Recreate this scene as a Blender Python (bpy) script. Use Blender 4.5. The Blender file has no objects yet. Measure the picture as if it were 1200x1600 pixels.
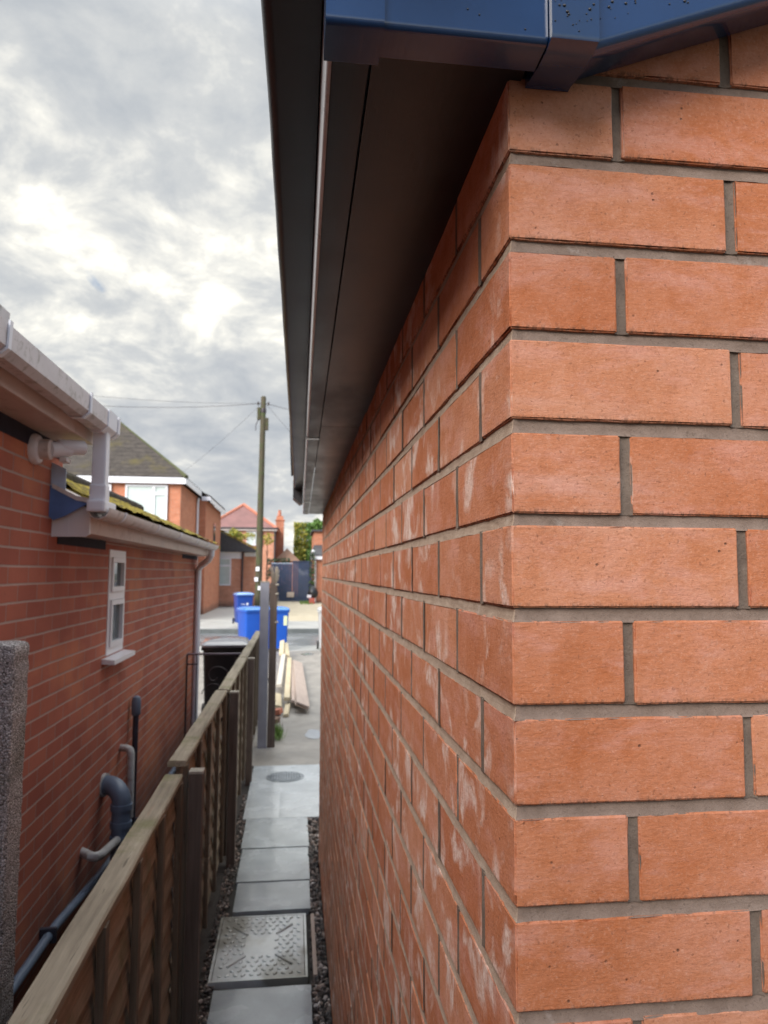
import bpy, bmesh, math, random
from math import radians as R, sin, cos, pi, tan
from mathutils import Vector, Matrix, noise
random.seed(7)
sc = bpy.context.scene
COL = sc.collection

# ---------------------------------------------------------------- camera
CAM = Vector((-.193, -.625, 1.9))
_p, _y, _r = R(4.84), R(7.05), R(.32)
fw = Vector((sin(_y)*cos(_p), cos(_y)*cos(_p), sin(_p)))
rt = Vector((cos(_y), -sin(_y), 0)); up = rt.cross(fw)
rt2 = rt*cos(_r)+up*sin(_r); up2 = up*cos(_r)-rt*sin(_r)
cd = bpy.data.cameras.new('camera'); cam = bpy.data.objects.new('camera', cd); COL.objects.link(cam)
cam.matrix_world = Matrix(((rt2.x, up2.x, -fw.x, CAM.x), (rt2.y, up2.y, -fw.y, CAM.y), (rt2.z, up2.z, -fw.z, CAM.z), (0, 0, 0, 1)))
cd.sensor_fit = 'VERTICAL'; cd.sensor_height = 24; cd.lens = 1128/1600*24
cd.clip_start = .02; cd.clip_end = 2000
cd.dof.use_dof = True; cd.dof.focus_distance = .72; cd.dof.aperture_fstop = 7.5
sc.camera = cam

# ---------------------------------------------------------------- world, sun, exposure
SUN_EL, SUN_AZ = R(30), R(218)          # azimuth clockwise from +Y: behind the camera, to its left
w = bpy.data.worlds.new('World'); sc.world = w; w.use_nodes = True
nt = w.node_tree; nt.nodes.clear(); N = nt.nodes.new; L = nt.links.new
def wmath(op, a, b=None, c=None, clamp=False):
    n = N('ShaderNodeMath'); n.operation = op; n.use_clamp = clamp
    for i, v in enumerate((a, b, c)):
        if v is None: continue
        if isinstance(v, (int, float)): n.inputs[i].default_value = v
        else: L(v, n.inputs[i])
    return n.outputs[0]
def wnoise(vec, scale, detail, rough=.55, dist=0.):
    n = N('ShaderNodeTexNoise'); n.inputs['Scale'].default_value = scale; n.inputs['Detail'].default_value = detail
    n.inputs['Roughness'].default_value = rough; n.inputs['Distortion'].default_value = dist
    L(vec, n.inputs['Vector']); return n.outputs['Fac']
def wramp(f, stops):
    n = N('ShaderNodeValToRGB'); L(f, n.inputs['Fac']); cr = n.color_ramp
    while len(cr.elements) < len(stops): cr.elements.new(.5)
    for e, (p, c) in zip(cr.elements, stops): e.position = p; e.color = (*c, 1)
    return n.outputs['Color']
def wmix(f, a, b):
    n = N('ShaderNodeMix'); n.data_type = 'RGBA'
    if isinstance(f, (int, float)): n.inputs[0].default_value = f
    else: L(f, n.inputs[0])
    for i, v in ((6, a), (7, b)):
        if isinstance(v, tuple): n.inputs[i].default_value = (*v, 1)
        else: L(v, n.inputs[i])
    return n.outputs[2]
sky = N('ShaderNodeTexSky'); sky.sky_type = 'NISHITA'; sky.sun_disc = False
sky.sun_elevation = SUN_EL; sky.sun_rotation = SUN_AZ; sky.air_density = 1.0; sky.dust_density = .6
tc = N('ShaderNodeTexCoord'); sx = N('ShaderNodeSeparateXYZ'); L(tc.outputs['Generated'], sx.inputs[0])
zz = wmath('MAXIMUM', sx.outputs['Z'], 0.0); den = wmath('ADD', zz, .34)
cx = N('ShaderNodeCombineXYZ')
L(wmath('DIVIDE', sx.outputs['X'], den), cx.inputs[0]); L(wmath('DIVIDE', sx.outputs['Y'], den), cx.inputs[1])
mp = N('ShaderNodeMapping'); L(cx.outputs[0], mp.inputs[0]); mp.inputs['Location'].default_value = (1.3, .4, 2.1)
n1 = wnoise(mp.outputs[0], 1.5, 9, .56, .25)       # big banks
n2 = wnoise(mp.outputs[0], 5.5, 9, .6, .3)       # mottled cells
nn = wmath('ADD', wmath('MULTIPLY', n1, .42), wmath('MULTIPLY', n2, .58))
cloud = wramp(nn, [(.36, (4.0, 4.35, 4.8)), (.45, (5.0, 5.25, 5.5)), (.51, (5.9, 6.05, 6.1)), (.57, (8.2, 8.1, 7.6)), (.63, (12.0, 11.6, 10.2))])
gap = wramp(wmath('ADD', wmath('MULTIPLY', n1, .35), wmath('MULTIPLY', wnoise(mp.outputs[0], 3.1, 7, .6, .3), .65)), [(.655, (0, 0, 0)), (.72, (1, 1, 1))])
back = wmath('MULTIPLY_ADD', sx.outputs['Y'], -1.6, .05, clamp=True)      # the cloud breaks up behind the camera
backn = wmath('MULTIPLY', back, wmath('MULTIPLY_ADD', n1, 3.0, -1.45, clamp=True))
cover = wmath('SUBTRACT', 1.0, wmath('MAXIMUM', gap, wmath('MULTIPLY', back, .93)), clamp=True)
bl_ = N('ShaderNodeVectorMath'); bl_.operation = 'SCALE'; L(sky.outputs['Color'], bl_.inputs[0]); bl_.inputs[3].default_value = 1.3
skyc = wmix(cover, bl_.outputs[0], cloud)
bright = wmix(backn, skyc, (9.0, 9.2, 9.6))        # sunlit cumulus among the breaks
# an overcast dome is brighter overhead than towards the horizon
zen = N('ShaderNodeMapRange'); zen.interpolation_type = 'SMOOTHSTEP'; L(sx.outputs['Z'], zen.inputs[0])
for i_, v_ in ((1, .60), (2, .92), (3, .42), (4, 1.9)): zen.inputs[i_].default_value = v_
sc_ = N('ShaderNodeVectorMath'); sc_.operation = 'SCALE'; L(bright, sc_.inputs[0]); L(zen.outputs[0], sc_.inputs[3])
bg = N('ShaderNodeBackground'); L(sc_.outputs[0], bg.inputs['Color']); bg.inputs['Strength'].default_value = .1
wo = N('ShaderNodeOutputWorld'); L(bg.outputs[0], wo.inputs['Surface'])

sl = bpy.data.lights.new('sun', 'SUN'); sl.energy = 2.0; sl.angle = R(38); sl.color = (1, .95, .88)
so = bpy.data.objects.new('sun', sl); COL.objects.link(so)
sd = Vector((sin(SUN_AZ)*cos(SUN_EL), cos(SUN_AZ)*cos(SUN_EL), sin(SUN_EL)))
so.rotation_euler = sd.to_track_quat('Z', 'Y').to_euler(); so.location = (0, -10, 20)
vs = sc.view_settings; vs.view_transform = 'Standard'; vs.look = 'None'; vs.exposure = 1.45; vs.gamma = 1
sc.cycles.max_bounces = 8; sc.cycles.diffuse_bounces = 5

# ---------------------------------------------------------------- material helpers
class NB:
    def __init__(s, name):
        s.m = bpy.data.materials.new(name); s.m.use_nodes = True; s.t = s.m.node_tree
        s.b = s.t.nodes['Principled BSDF']; s.tc = None
    def n(s, typ, **kw):
        n = s.t.nodes.new('ShaderNode'+typ)
        for k, v in kw.items(): setattr(n, k, v)
        return n
    def put(s, sock, v):
        if isinstance(v, tuple): sock.default_value = (*v, 1) if len(v) == 3 and sock.type == 'RGBA' else v
        elif isinstance(v, (int, float)): sock.default_value = v
        else: s.t.links.new(v, sock)
    def coord(s, scale=(1, 1, 1), kind='Object'):
        if not s.tc: s.tc = s.n('TexCoord')
        m = s.n('Mapping'); s.put(m.inputs[0], s.tc.outputs[kind]); m.inputs['Scale'].default_value = scale
        return m.outputs[0]
    def pos(s, scale=(1, 1, 1)):
        g = s.n('NewGeometry'); m = s.n('Mapping'); s.put(m.inputs[0], g.outputs['Position']); m.inputs['Scale'].default_value = scale
        return m.outputs[0]
    def noise(s, vec, scale=5, detail=4, rough=.55, dist=0):
        n = s.n('TexNoise'); s.put(n.inputs['Vector'], vec); n.inputs['Scale'].default_value = scale
        n.inputs['Detail'].default_value = detail; n.inputs['Roughness'].default_value = rough; n.inputs['Distortion'].default_value = dist
        return n.outputs['Fac']
    def voro(s, vec, scale=5, feature='F1', out='Distance'):
        n = s.n('TexVoronoi', feature=feature); s.put(n.inputs['Vector'], vec); n.inputs['Scale'].default_value = scale
        return n.outputs[out]
    def math(s, op, a, b=None, c=None, clamp=False):
        n = s.n('Math', operation=op, use_clamp=clamp)
        for i, v in enumerate((a, b, c)):
            if v is not None: s.put(n.inputs[i], v)
        return n.outputs[0]
    def step(s, v, lo, hi):
        n = s.n('MapRange'); s.put(n.inputs[0], v); n.inputs[1].default_value = lo; n.inputs[2].default_value = hi; n.interpolation_type = 'SMOOTHSTEP'
        return n.outputs[0]
    def ramp(s, f, stops):
        n = s.n('ValToRGB'); s.put(n.inputs['Fac'], f); cr = n.color_ramp
        while len(cr.elements) < len(stops): cr.elements.new(.5)
        for e, (p, c) in zip(cr.elements, stops): e.position = p; e.color = (*c, 1)
        return n.outputs['Color']
    def mix(s, f, a, b, mode='MIX'):
        n = s.n('Mix', data_type='RGBA', blend_type=mode); s.put(n.inputs[0], f)
        s.put(n.inputs[6], a); s.put(n.inputs[7], b); return n.outputs[2]
    def attr(s, name):
        n = s.n('Attribute'); n.attribute_name = name; return n.outputs['Fac']
    def bump(s, h, strength=.5, dist=.01, prev=None):
        n = s.n('Bump'); s.put(n.inputs['Height'], h); n.inputs['Strength'].default_value = strength; n.inputs['Distance'].default_value = dist
        if prev is not None: s.put(n.inputs['Normal'], prev)
        return n.outputs[0]
    def done(s, col=None, rough=None, normal=None, metal=None, spec=None, coat=None):
        for k, v in (('Base Color', col), ('Roughness', rough), ('Normal', normal), ('Metallic', metal), ('Specular IOR Level', spec), ('Coat Weight', coat)):
            if v is not None: s.put(s.b.inputs[k], v)
        return s.m

def m_plain(name, col, rough=.5, var=.12, scale=6, metal=0, dirt=None, bump=.0, spec=.5):
    b = NB(name); v = b.coord()
    n = b.noise(v, scale, 6, .6)
    c = b.ramp(n, [(.25, tuple(x*(1-var) for x in col)), (.75, tuple(min(1, x*(1+var)) for x in col))])
    if dirt:
        d = b.step(b.noise(v, scale*2.7, 7, .65, .4), .5, .72); c = b.mix(b.math('MULTIPLY', d, .75), c, dirt)
    nm = b.bump(b.noise(v, scale*14, 4), bump, .004) if bump else None
    r = b.math('MULTIPLY_ADD', n, .25, rough-.12)
    return b.done(c, r, nm, metal, spec)

def m_nearbrick():
    b = NB('facing brick'); v = b.pos(); t = b.attr('tint')
    g = b.n('NewGeometry'); s = b.n('SeparateXYZ'); b.put(s.inputs[0], g.outputs['Normal'])
    left = b.step(b.math('ABSOLUTE', s.outputs['X']), .5, .8)
    n1 = b.noise(v, 9, 5, .6); n2 = b.noise(v, 42, 6, .65)
    c = b.ramp(b.math('ADD', b.math('MULTIPLY', n1, .6), b.math('MULTIPLY', n2, .4)),
               [(.36, (.44, .158, .076)), (.5, (.50, .203, .113)), (.64, (.54, .245, .158))])
    hv = b.n('HueSaturation'); b.put(hv.inputs['Color'], c); b.put(hv.inputs['Value'], b.math('MULTIPLY_ADD', t, .22, .89))
    b.put(hv.inputs['Hue'], b.math('MULTIPLY_ADD', t, .006, .498)); b.put(hv.inputs['Saturation'], b.math('MULTIPLY_ADD', t, -.12, 1.10))
    c = hv.outputs['Color']
    # darker fired patches
    c = b.mix(b.math('MULTIPLY', b.step(b.noise(v, 5.5, 6, .6, .3), .52, .68), .55), c, (.40, .125, .045))
    # pinkish dusty film on the front
    film = b.step(b.noise(b.pos((2.4, 2.4, 6)), 4.0, 7, .66, .3), .46, .68)
    c = b.mix(b.math('MULTIPLY', film, .32), c, (.66, .36, .315))
    # white lime bloom, mostly on the alley face
    sp = b.n('SeparateXYZ'); b.put(sp.inputs[0], g.outputs['Position'])
    fl = b.noise(b.pos((1, 9, 9)), 1.5, 5, .6, .5); fs = b.noise(b.pos((1, 17, 9)), 2.2, 7, .72)
    bl = b.math('MULTIPLY', b.step(fl, .49, .64), b.step(fs, .30, .58))
    clu = b.step(b.noise(v, 2.3, 4, .6), .40, .56)
    bl = b.math('MULTIPLY', bl, b.math('MULTIPLY', clu, b.math('MULTIPLY_ADD', left, .86, .12)))
    c = b.mix(bl, c, (.74, .60, .53))
    # small dark pits and specks
    pit = b.math('MULTIPLY', b.step(b.voro(b.pos((1, 1, 1)), 85), .16, .05), b.step(b.noise(v, 38, 3), .54, .64))
    c = b.mix(b.math('MULTIPLY', pit, .75), c, (.07, .035, .025))
    lz = b.attr('lz')
    grit = b.math('MULTIPLY', b.step(lz, .085, .0), b.step(b.noise(b.pos((130, 130, 60)), 1.6, 5, .7), .47, .60))
    grit = b.math('MAXIMUM', grit, b.math('MULTIPLY', b.step(lz, .95, 1.0), b.step(b.noise(b.pos((110, 110, 60)), 1.4, 4, .7), .56, .66)))
    c = b.mix(b.math('MULTIPLY', grit, .7), c, (.11, .065, .045))
    mot = b.noise(v, 75, 6, .75)
    c = b.mix(b.step(mot, .52, .8), c, b.mix(.4, c, (.62, .36, .27)))
    c = b.mix(b.step(mot, .5, .28), c, b.mix(.3, c, (.30, .10, .045)))
    sand = b.noise(v, 310, 3, .8)
    c = b.mix(b.step(sand, .52, .72), c, b.mix(.22, c, (.70, .45, .34))); c = b.mix(b.step(sand, .48, .28), c, b.mix(.25, c, (.25, .085, .045)))
    spk = b.step(b.noise(v, 240, 3), .62, .69)
    c = b.mix(b.math('MULTIPLY', spk, .45), c, (.18, .07, .04))
    crease = b.noise(b.pos((60, 60, 190)), 1.6, 5, .6)
    h = b.math('ADD', b.math('MULTIPLY', b.noise(v, 230, 5, .75), .8), b.math('MULTIPLY', crease, .7))
    h = b.math('SUBTRACT', h, b.math('MULTIPLY', pit, .9))
    nm = b.bump(h, .65, .0018)
    return b.done(c, .88, nm, spec=.25)

def m_mortar(name, c1, c2):
    b = NB(name); v = b.pos(); n = b.noise(v, 30, 6, .7)
    c = b.ramp(n, [(.3, c1), (.7, c2)])
    c = b.mix(b.math('MULTIPLY', b.step(b.noise(v, 13, 5, .7), .6, .75), .4), c, (.60, .56, .52))
    nm = b.bump(b.noise(v, 330, 5, .8), .8, .0018)
    c = b.mix(b.math('MULTIPLY', b.step(b.noise(v, 260, 3, .7), .58, .7), .5), c, tuple(x*.55 for x in c1))
    return b.done(c, .95, nm, spec=.2)

def m_brickwall(name, ca, cb, mortar, course=.075, length=.225, joint=.01, bumpd=.004, patch=None, offy=0., jv=None):
    """mid- and far-distance brickwork laid out in metres on the wall's own faces"""
    b = NB(name); g = b.n('NewGeometry')
    s = b.n('SeparateXYZ'); b.put(s.inputs[0], g.outputs['Normal'])
    p = b.n('SeparateXYZ'); b.put(p.inputs[0], g.outputs['Position'])
    f = b.math('GREATER_THAN', b.math('ABSOLUTE', s.outputs['X']), .5)
    u = b.math('ADD', b.math('MULTIPLY', p.outputs['Y'], f), b.math('MULTIPLY', p.outputs['X'], b.math('SUBTRACT', 1.0, f)))
    wob = b.noise(b.pos(), 3.0, 3)
    cv = b.n('CombineXYZ'); b.put(cv.inputs[0], b.math('ADD', u, 40.0)); b.put(cv.inputs[1], b.math('MULTIPLY_ADD', wob, .008, b.math('ADD', p.outputs['Z'], 10.0+offy)))
    br = b.n('TexBrick'); b.put(br.inputs['Vector'], cv.outputs[0]); br.offset = .5
    br.inputs['Scale'].default_value = 1; br.inputs['Brick Width'].default_value = length; br.inputs['Row Height'].default_value = course
    br.inputs['Mortar Size'].default_value = joint/2; br.inputs['Mortar Smooth'].default_value = .25; br.inputs['Bias'].default_value = -.1
    br.inputs['Color1'].default_value = (*ca, 1); br.inputs['Color2'].default_value = (*cb, 1); br.inputs['Mortar'].default_value = (*mortar, 1)
    rowf = b.math('FRACT', b.math('DIVIDE', b.math('MULTIPLY_ADD', wob, .008, b.math('ADD', p.outputs['Z'], 10.0+offy)), course))
    bed = b.math('GREATER_THAN', b.math('ABSOLUTE', b.math('SUBTRACT', rowf, .5)), .5-joint*.62/course)
    upj = b.math('MULTIPLY', br.outputs['Fac'], b.math('SUBTRACT', 1.0, bed))
    c = b.mix(b.math('MULTIPLY', upj, .5), br.outputs['Color'], tuple(x*.75 for x in ca)); n = b.noise(b.pos(), 2.2, 6, .6)
    hv = b.n('HueSaturation'); b.put(hv.inputs['Color'], c); b.put(hv.inputs['Value'], b.math('MULTIPLY_ADD', n, .7, .65)); c = hv.outputs['Color']
    if patch:
        k = b.math('MULTIPLY', b.step(b.noise(b.pos((1, 1, 1.4)), 1.1, 4, .6), .5, .66), b.math('SUBTRACT', 1.0, br.outputs['Fac']))
        c = b.mix(b.math('MULTIPLY', k, .55), c, patch)
    c = b.mix(b.math('MULTIPLY', b.step(b.noise(b.pos(), 60, 4, .7), .55, .75), .25), c, (.09, .05, .04))
    # splash dirt at the foot, its own stain
    foot = b.math('MULTIPLY', b.step(b.math('ADD', p.outputs['Z'], b.math('MULTIPLY', n, .3)), .62, .28), .55)
    c = b.mix(foot, c, (.075, .06, .05))
    h = b.math('ADD', b.math('SUBTRACT', 1.0, br.outputs['Fac']), b.math('MULTIPLY', b.noise(b.pos(), 150, 3), .25))
    return b.done(c, .85, b.bump(h, .6, bumpd), spec=.3)

def m_wood(name, ca, cb, axis='Y', green=None, rough=.8, gscale=1.0, greenlvl=.5):
    b = NB(name); k = {'X': (1.5, 30, 30), 'Y': (30, 1.5, 30), 'Z': (30, 30, 1.5)}[axis]; k = tuple(x*gscale for x in k)
    n = b.noise(b.pos(k), 1.6, 7, .65, .3); n2 = b.noise(b.pos(), 3.5, 4)
    c = b.ramp(b.math('ADD', b.math('MULTIPLY', n, .7), b.math('MULTIPLY', n2, .3)), [(.3, ca), (.7, cb)])
    if green:
        c = b.mix(b.math('MULTIPLY', b.step(b.noise(b.pos((1, 1, .7)), 4.5, 6, .65), greenlvl, greenlvl+.2), .7), c, green)
    crack = b.step(b.noise(b.pos(tuple(x*2.2 for x in k)), 1.8, 3, .5), .36, .28)
    c = b.mix(b.math('MULTIPLY', crack, .6), c, tuple(x*.3 for x in ca))
    return b.done(c, rough, b.bump(b.math('SUBTRACT', n, b.math('MULTIPLY', crack, .5)), .5, .003), spec=.3)

def m_plastic(name, col, rough=.3, spec=.5, spots=False, grain=True, coat=0.):
    b = NB(name); v = b.pos(); n = b.noise(v, 7, 5)
    c = b.ramp(n, [(.3, tuple(x*.86 for x in col)), (.7, tuple(x*1.14 for x in col))])
    r = b.math('MULTIPLY_ADD', n, .2, rough-.1)
    if spots:
        sp = b.math('MULTIPLY', b.step(b.noise(v, 95, 3, .6), .64, .68), b.step(b.noise(b.pos((1, .6, 1)), 6, 4, .6), .46, .62))
        c = b.mix(b.math('MULTIPLY', sp, .8), c, (.006, .006, .006))
        film = b.step(b.noise(b.pos((1, .35, 1)), 5, 6, .65), .45, .7)
        c = b.mix(b.math('MULTIPLY', film, .5), c, (.045, .045, .047)); r = b.math('ADD', r, b.math('MULTIPLY', film, .15))
    nm = None
    if grain:
        gr = b.noise(b.pos((260, 6, 260)), 1, 4, .6)
        nm = b.bump(gr, .16, .0008)
    b.b.inputs['Coat Roughness'].default_value = .12
    return b.done(c, r, nm, spec=spec, coat=coat)

def m_concrete(name, ca, cb, rough=.7, wet=0., bumpd=.002, spk=.4, scale=1.0, wetlo=.45, coat=0.):
    b = NB(name); v = b.pos(); n = b.noise(v, 5*scale, 7, .62); f = b.noise(v, 130*scale, 4, .7)
    c = b.ramp(b.math('ADD', b.math('MULTIPLY', n, .65), b.math('MULTIPLY', f, .35)), [(.34, ca), (.66, cb)])
    c = b.mix(b.math('MULTIPLY', b.step(b.voro(v, 75*scale), .2, .06), spk), c, tuple(x*.35 for x in ca))
    r = rough
    nm = b.bump(b.math('ADD', f, b.math('MULTIPLY', n, .6)), .45, bumpd)
    if wet:
        m = b.math('MULTIPLY', b.step(b.noise(v, 2.6*scale, 5, .55), wetlo-.2, wetlo+.24), wet)
        c = b.mix(m, c, tuple(x*.62 for x in ca)); r = b.math('MULTIPLY_ADD', m, .14-rough, rough)
    b.b.inputs['Coat Roughness'].default_value = .1
    return b.done(c, r, nm, spec=.5, coat=coat)

M = {}
M['brick'] = m_nearbrick()
M['mortar'] = m_mortar('weathered mortar lit tone', (.30, .215, .158), (.44, .34, .262))  # lighter copy of the bed mortar: the alley side's light is in the colour
M['mortar_shaded'] = m_mortar('front mortar shaded tone', (.175, .123, .095), (.285, .210, .168))  # darker copy of the same mortar: shade of the front joints painted in
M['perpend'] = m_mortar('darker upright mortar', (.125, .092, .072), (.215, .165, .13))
M['plain_brick'] = m_brickwall('side brickwork', (.46, .18, .09), (.52, .22, .12), (.34, .28, .23), course=.085, joint=.012)
M['house_brick'] = m_brickwall('old red brickwork', (.33, .098, .066), (.43, .142, .090), (.42, .30, .26), patch=(.58, .225, .115), joint=.011)
M['dark_brick'] = m_plain('blue engineering brick', (.03, .03, .045), .85, .3, 20, spec=.2)
M['far_brick'] = m_brickwall('orange far brickwork', (.44, .15, .075), (.52, .20, .11), (.42, .33, .27), bumpd=.003)
M['far_brick_pale'] = m_brickwall('salmon far brickwork', (.52, .22, .13), (.60, .29, .19), (.45, .36, .30), bumpd=.003)
M['navy'] = m_plastic('black woodgrain cladding sky tinted', (.0065, .033, .108), .2, .8, coat=.3)  # blue base carries the sky reflected in black cladding
M['soffit'] = m_plastic('spotted black soffit', (.010, .011, .014), .32, .45, spots=True)
M['black_pl'] = m_plastic('black gutter plastic', (.024, .021, .023), .35, .5, grain=False)
M['blk_edge'] = m_plastic('glossy fascia edge', (.05, .05, .052), .16, 1.0, grain=False)
M['fascia_glint'] = m_plastic('painted sky glint on fascia', (.50, .50, .52), .3, .8, grain=False)  # pale colour paints the bright sky glint onto the black fascia
M['felt'] = m_plain('mineral felt', (.10, .10, .10), .9, .5, 160)
M['slate'] = m_plain('dark roof covering', (.06, .06, .065), .8, .3, 9, bump=.4)
M['white'] = m_plain('white plastic', (.74, .74, .78), .35, .05, 3)
M['dirty_white'] = m_plain('dirty white plastic', (.66, .60, .58), .5, .1, 5, dirt=(.30, .25, .20))
M['pink_white'] = m_plain('dingy fascia board', (.60, .47, .41), .5, .12, 4, dirt=(.40, .27, .21))
M['lichen_white'] = m_plain('lichen specked gutter', (.62, .58, .58), .55, .1, 9, dirt=(.24, .21, .15))
M['glass'] = m_plain('window glass', (.05, .075, .085), .06, .3, 2, spec=.9)
M['net_glass'] = m_plain('curtained glass', (.52, .59, .57), .12, .08, 3)
M['lead'] = m_plain('blue grey lead', (.42, .52, .68), .5, .25, 9)
M['lead_dark'] = m_plain('deep blue flashing', (.09, .18, .42), .42, .25, 9)
M['pipe_blue'] = m_plain('blue grey pipe', (.13, .17, .235), .38, .15, 8)
M['pipe_dark'] = m_plain('dark pipe', (.035, .035, .05), .4, .2, 8)
M['pipe_grey'] = m_plain('grey pipe', (.44, .44, .43), .45, .12, 10, dirt=(.25, .22, .18))
M['pole_wood'] = m_wood('dark pole wood', (.045, .036, .022), (.10, .085, .055), 'Z', green=(.06, .085, .028), greenlvl=.45)
M['fence_wood'] = m_wood('dark lap boards', (.13, .10, .07), (.43, .345, .25), 'Y', green=(.11, .12, .05), greenlvl=.5)
M['fence_batten'] = m_wood('dark fence battens', (.075, .056, .04), (.22, .17, .12), 'Z', green=(.055, .062, .03), greenlvl=.55)
M['cap_wood'] = m_wood('weathered capping', (.15, .125, .09), (.43, .375, .28), 'Y', green=(.16, .165, .065), greenlvl=.5)
M['post_wood'] = m_wood('brown post', (.07, .052, .042), (.17, .13, .105), 'Z')
M['post_top'] = m_plain('bleached end grain', (.34, .31, .25), .8, .25, 30)
M['grey_post'] = m_plain('blue grey painted post', (.27, .275, .31), .5, .18, 5)
M['pale_wood'] = m_wood('fresh pale timber', (.48, .38, .23), (.60, .52, .36), 'Y', rough=.65, gscale=.7)
M['white_wood'] = m_wood('primed pale timber', (.50, .45, .37), (.60, .56, .49), 'Y', rough=.6, gscale=.7)
M['board_wood'] = m_wood('pinkish brown boards', (.38, .29, .24), (.52, .42, .35), 'Y', rough=.7, gscale=.7)
M['slab'] = m_concrete('damp grey slab', (.34, .37, .38), (.52, .56, .57), .3, wet=.4, scale=1.3, coat=.6)
M['slab_pale'] = m_concrete('pale grey slab', (.44, .47, .48), (.62, .66, .67), .3, wet=.4, coat=.6)
M['apron'] = m_concrete('drive concrete', (.22, .20, .175), (.36, .33, .29), .6, wet=.6, spk=.3, wetlo=.52)
M['pave'] = m_concrete('light pavement', (.33, .33, .31), (.45, .45, .42), .6, wet=.25, spk=.2, scale=.4)
M['road'] = m_concrete('wet road', (.17, .18, .19), (.27, .28, .29), .32, wet=.7, spk=.3, scale=.35, wetlo=.4)
M['beige'] = m_concrete('beige gravel drive', (.36, .31, .21), (.52, .46, .34), .9, spk=.3, scale=.6)
M['kerb'] = m_plain('kerb concrete', (.34, .34, .32), .7, .2, 4)
M['dark_kerb'] = m_plain('dark far kerb', (.09, .10, .10), .5, .3, 4)  # far kerb, darker than the near one
M['soil'] = m_plain('dark damp soil', (.035, .03, .025), .8, .5, 30, bump=.8)
M['land'] = m_plain('dull ground', (.06, .062, .05), .9, .3, .3)
M['water'] = m_plain('rain water sky paled', (.32, .33, .34), .05, .1, 2, spec=.9)  # pale base stands in for sky reflected on the puddles
M['galv'] = None
M['blue_bin'] = m_plain('blue bin plastic', (.006, .078, .43), .38, .08, 3)
M['blue_bin_dark'] = m_plain('dark blue bin plastic', (.008, .045, .26), .4, .08, 3)
M['blue_lid'] = m_plain('pale blue wet lid', (.04, .17, .52), .25, .12, 5)
M['wet_lid'] = m_plain('wet blue lid', (.16, .30, .58), .12, .12, 5, spec=.9)
M['black_bin'] = m_plain('black bin plastic', (.012, .012, .014), .35, .2, 4)
M['black_lid'] = m_plain('wet black lid with painted sheen', (.20, .20, .22), .14, .2, 5, spec=1.0)  # paler than the black body: the lid's reflection is put into the colour
M['grey_bin'] = m_plain('pale grey bin plastic', (.42, .43, .43), .45, .1, 4)
M['tyre'] = m_plain('black rubber', (.012, .012, .012), .7, .2, 8)
M['iron'] = m_plain('dark iron', (.05, .04, .045), .45, .3, 14, metal=.2)
M['iron_rail'] = m_plain('worn iron rail', (.17, .13, .15), .4, .25, 14)
M['navy_gate'] = m_plain('navy timber gate', (.022, .042, .095), .5, .25, 2.5)
M['moss_dark'] = m_plain('mossed hip tiles', (.07, .075, .03), .9, .4, 4)
M['leaf_yellow'] = m_plain('yellow green leaves', (.33, .31, .045), .6, .45, 1.6)
M['leaf_green'] = m_plain('green leaves', (.10, .19, .035), .6, .5, 1.6)
M['leaf_dark'] = m_plain('dark evergreen leaves', (.025, .05, .018), .6, .5, 2.2)
M['dry'] = m_plain('dry stems', (.50, .44, .36), .8, .3, 6)
M['grass'] = m_plain('grass blades', (.12, .21, .035), .6, .4, 9)
M['bark'] = m_plain('bark', (.07, .05, .035), .9, .4, 8, bump=.6)
M['roof_pink'] = m_plain('rosy roof tiles', (.20, .098, .090), .75, .25, 1.3)
M['roof_red'] = m_plain('red ridge tiles', (.42, .15, .09), .7, .25, 3)
M['roof_brown'] = m_plain('brown roof tiles', (.20, .115, .075), .8, .3, 2)
M['red'] = m_plain('red plastic', (.42, .10, .07), .5, .15, 5)
M['sticker'] = m_plain('pale green sticker', (.62, .68, .42), .5, .2, 40)

def m_mossroof():
    b = NB('mossy roof tiles'); v = b.pos(); n = b.noise(v, 7, 7, .65); n2 = b.noise(v, 26, 6, .7)
    c = b.ramp(n2, [(.3, (.09, .07, .02)), (.5, (.30, .23, .045)), (.7, (.56, .44, .11))])
    c = b.mix(b.step(n, .50, .40), c, (.06, .05, .045))
    return b.done(c, .95, b.bump(n2, .8, .02), spec=.1)
M['moss'] = m_mossroof()
def m_oldroof():
    b = NB('dark mossed slates'); g = b.n('NewGeometry'); p = b.n('SeparateXYZ'); b.put(p.inputs[0], g.outputs['Position'])
    n = b.noise(b.pos(), .7, 6, .6)
    c = b.ramp(b.noise(b.pos(), 5, 5, .7), [(.3, (.040, .034, .030)), (.7, (.085, .072, .062))])
    row = b.math('FRACT', b.math('MULTIPLY', p.outputs['Z'], 5.2))
    c = b.mix(b.math('MULTIPLY', b.step(row, .2, .05), .55), c, (.015, .014, .013))
    c = b.mix(b.math('MULTIPLY', b.step(n, .52, .68), .6), c, (.115, .095, .03))
    return b.done(c, .85, b.bump(row, .4, .02), spec=.2)
M['oldroof'] = m_oldroof()
def m_aggregate():
    b = NB('exposed aggregate'); v = b.pos()
    d = b.voro(v, 230); cl = b.voro(v, 230, out='Color'); s = b.n('SeparateColor'); b.put(s.inputs[0], cl)
    c = b.ramp(s.outputs[0], [(.1, (.24, .215, .205)), (.45, (.34, .31, .30)), (.72, (.44, .405, .395)), (.95, (.64, .60, .59))])
    c = b.mix(b.step(d, .55, .85), c, (.085, .077, .07))
    c = b.mix(b.math('MULTIPLY', b.step(b.noise(v, 7, 5), .5, .7), .35), c, (.06, .065, .03))
    return b.done(c, .85, b.bump(b.math('SUBTRACT', 1.0, d), .9, .006), spec=.3)
M['aggregate'] = m_aggregate()
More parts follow.
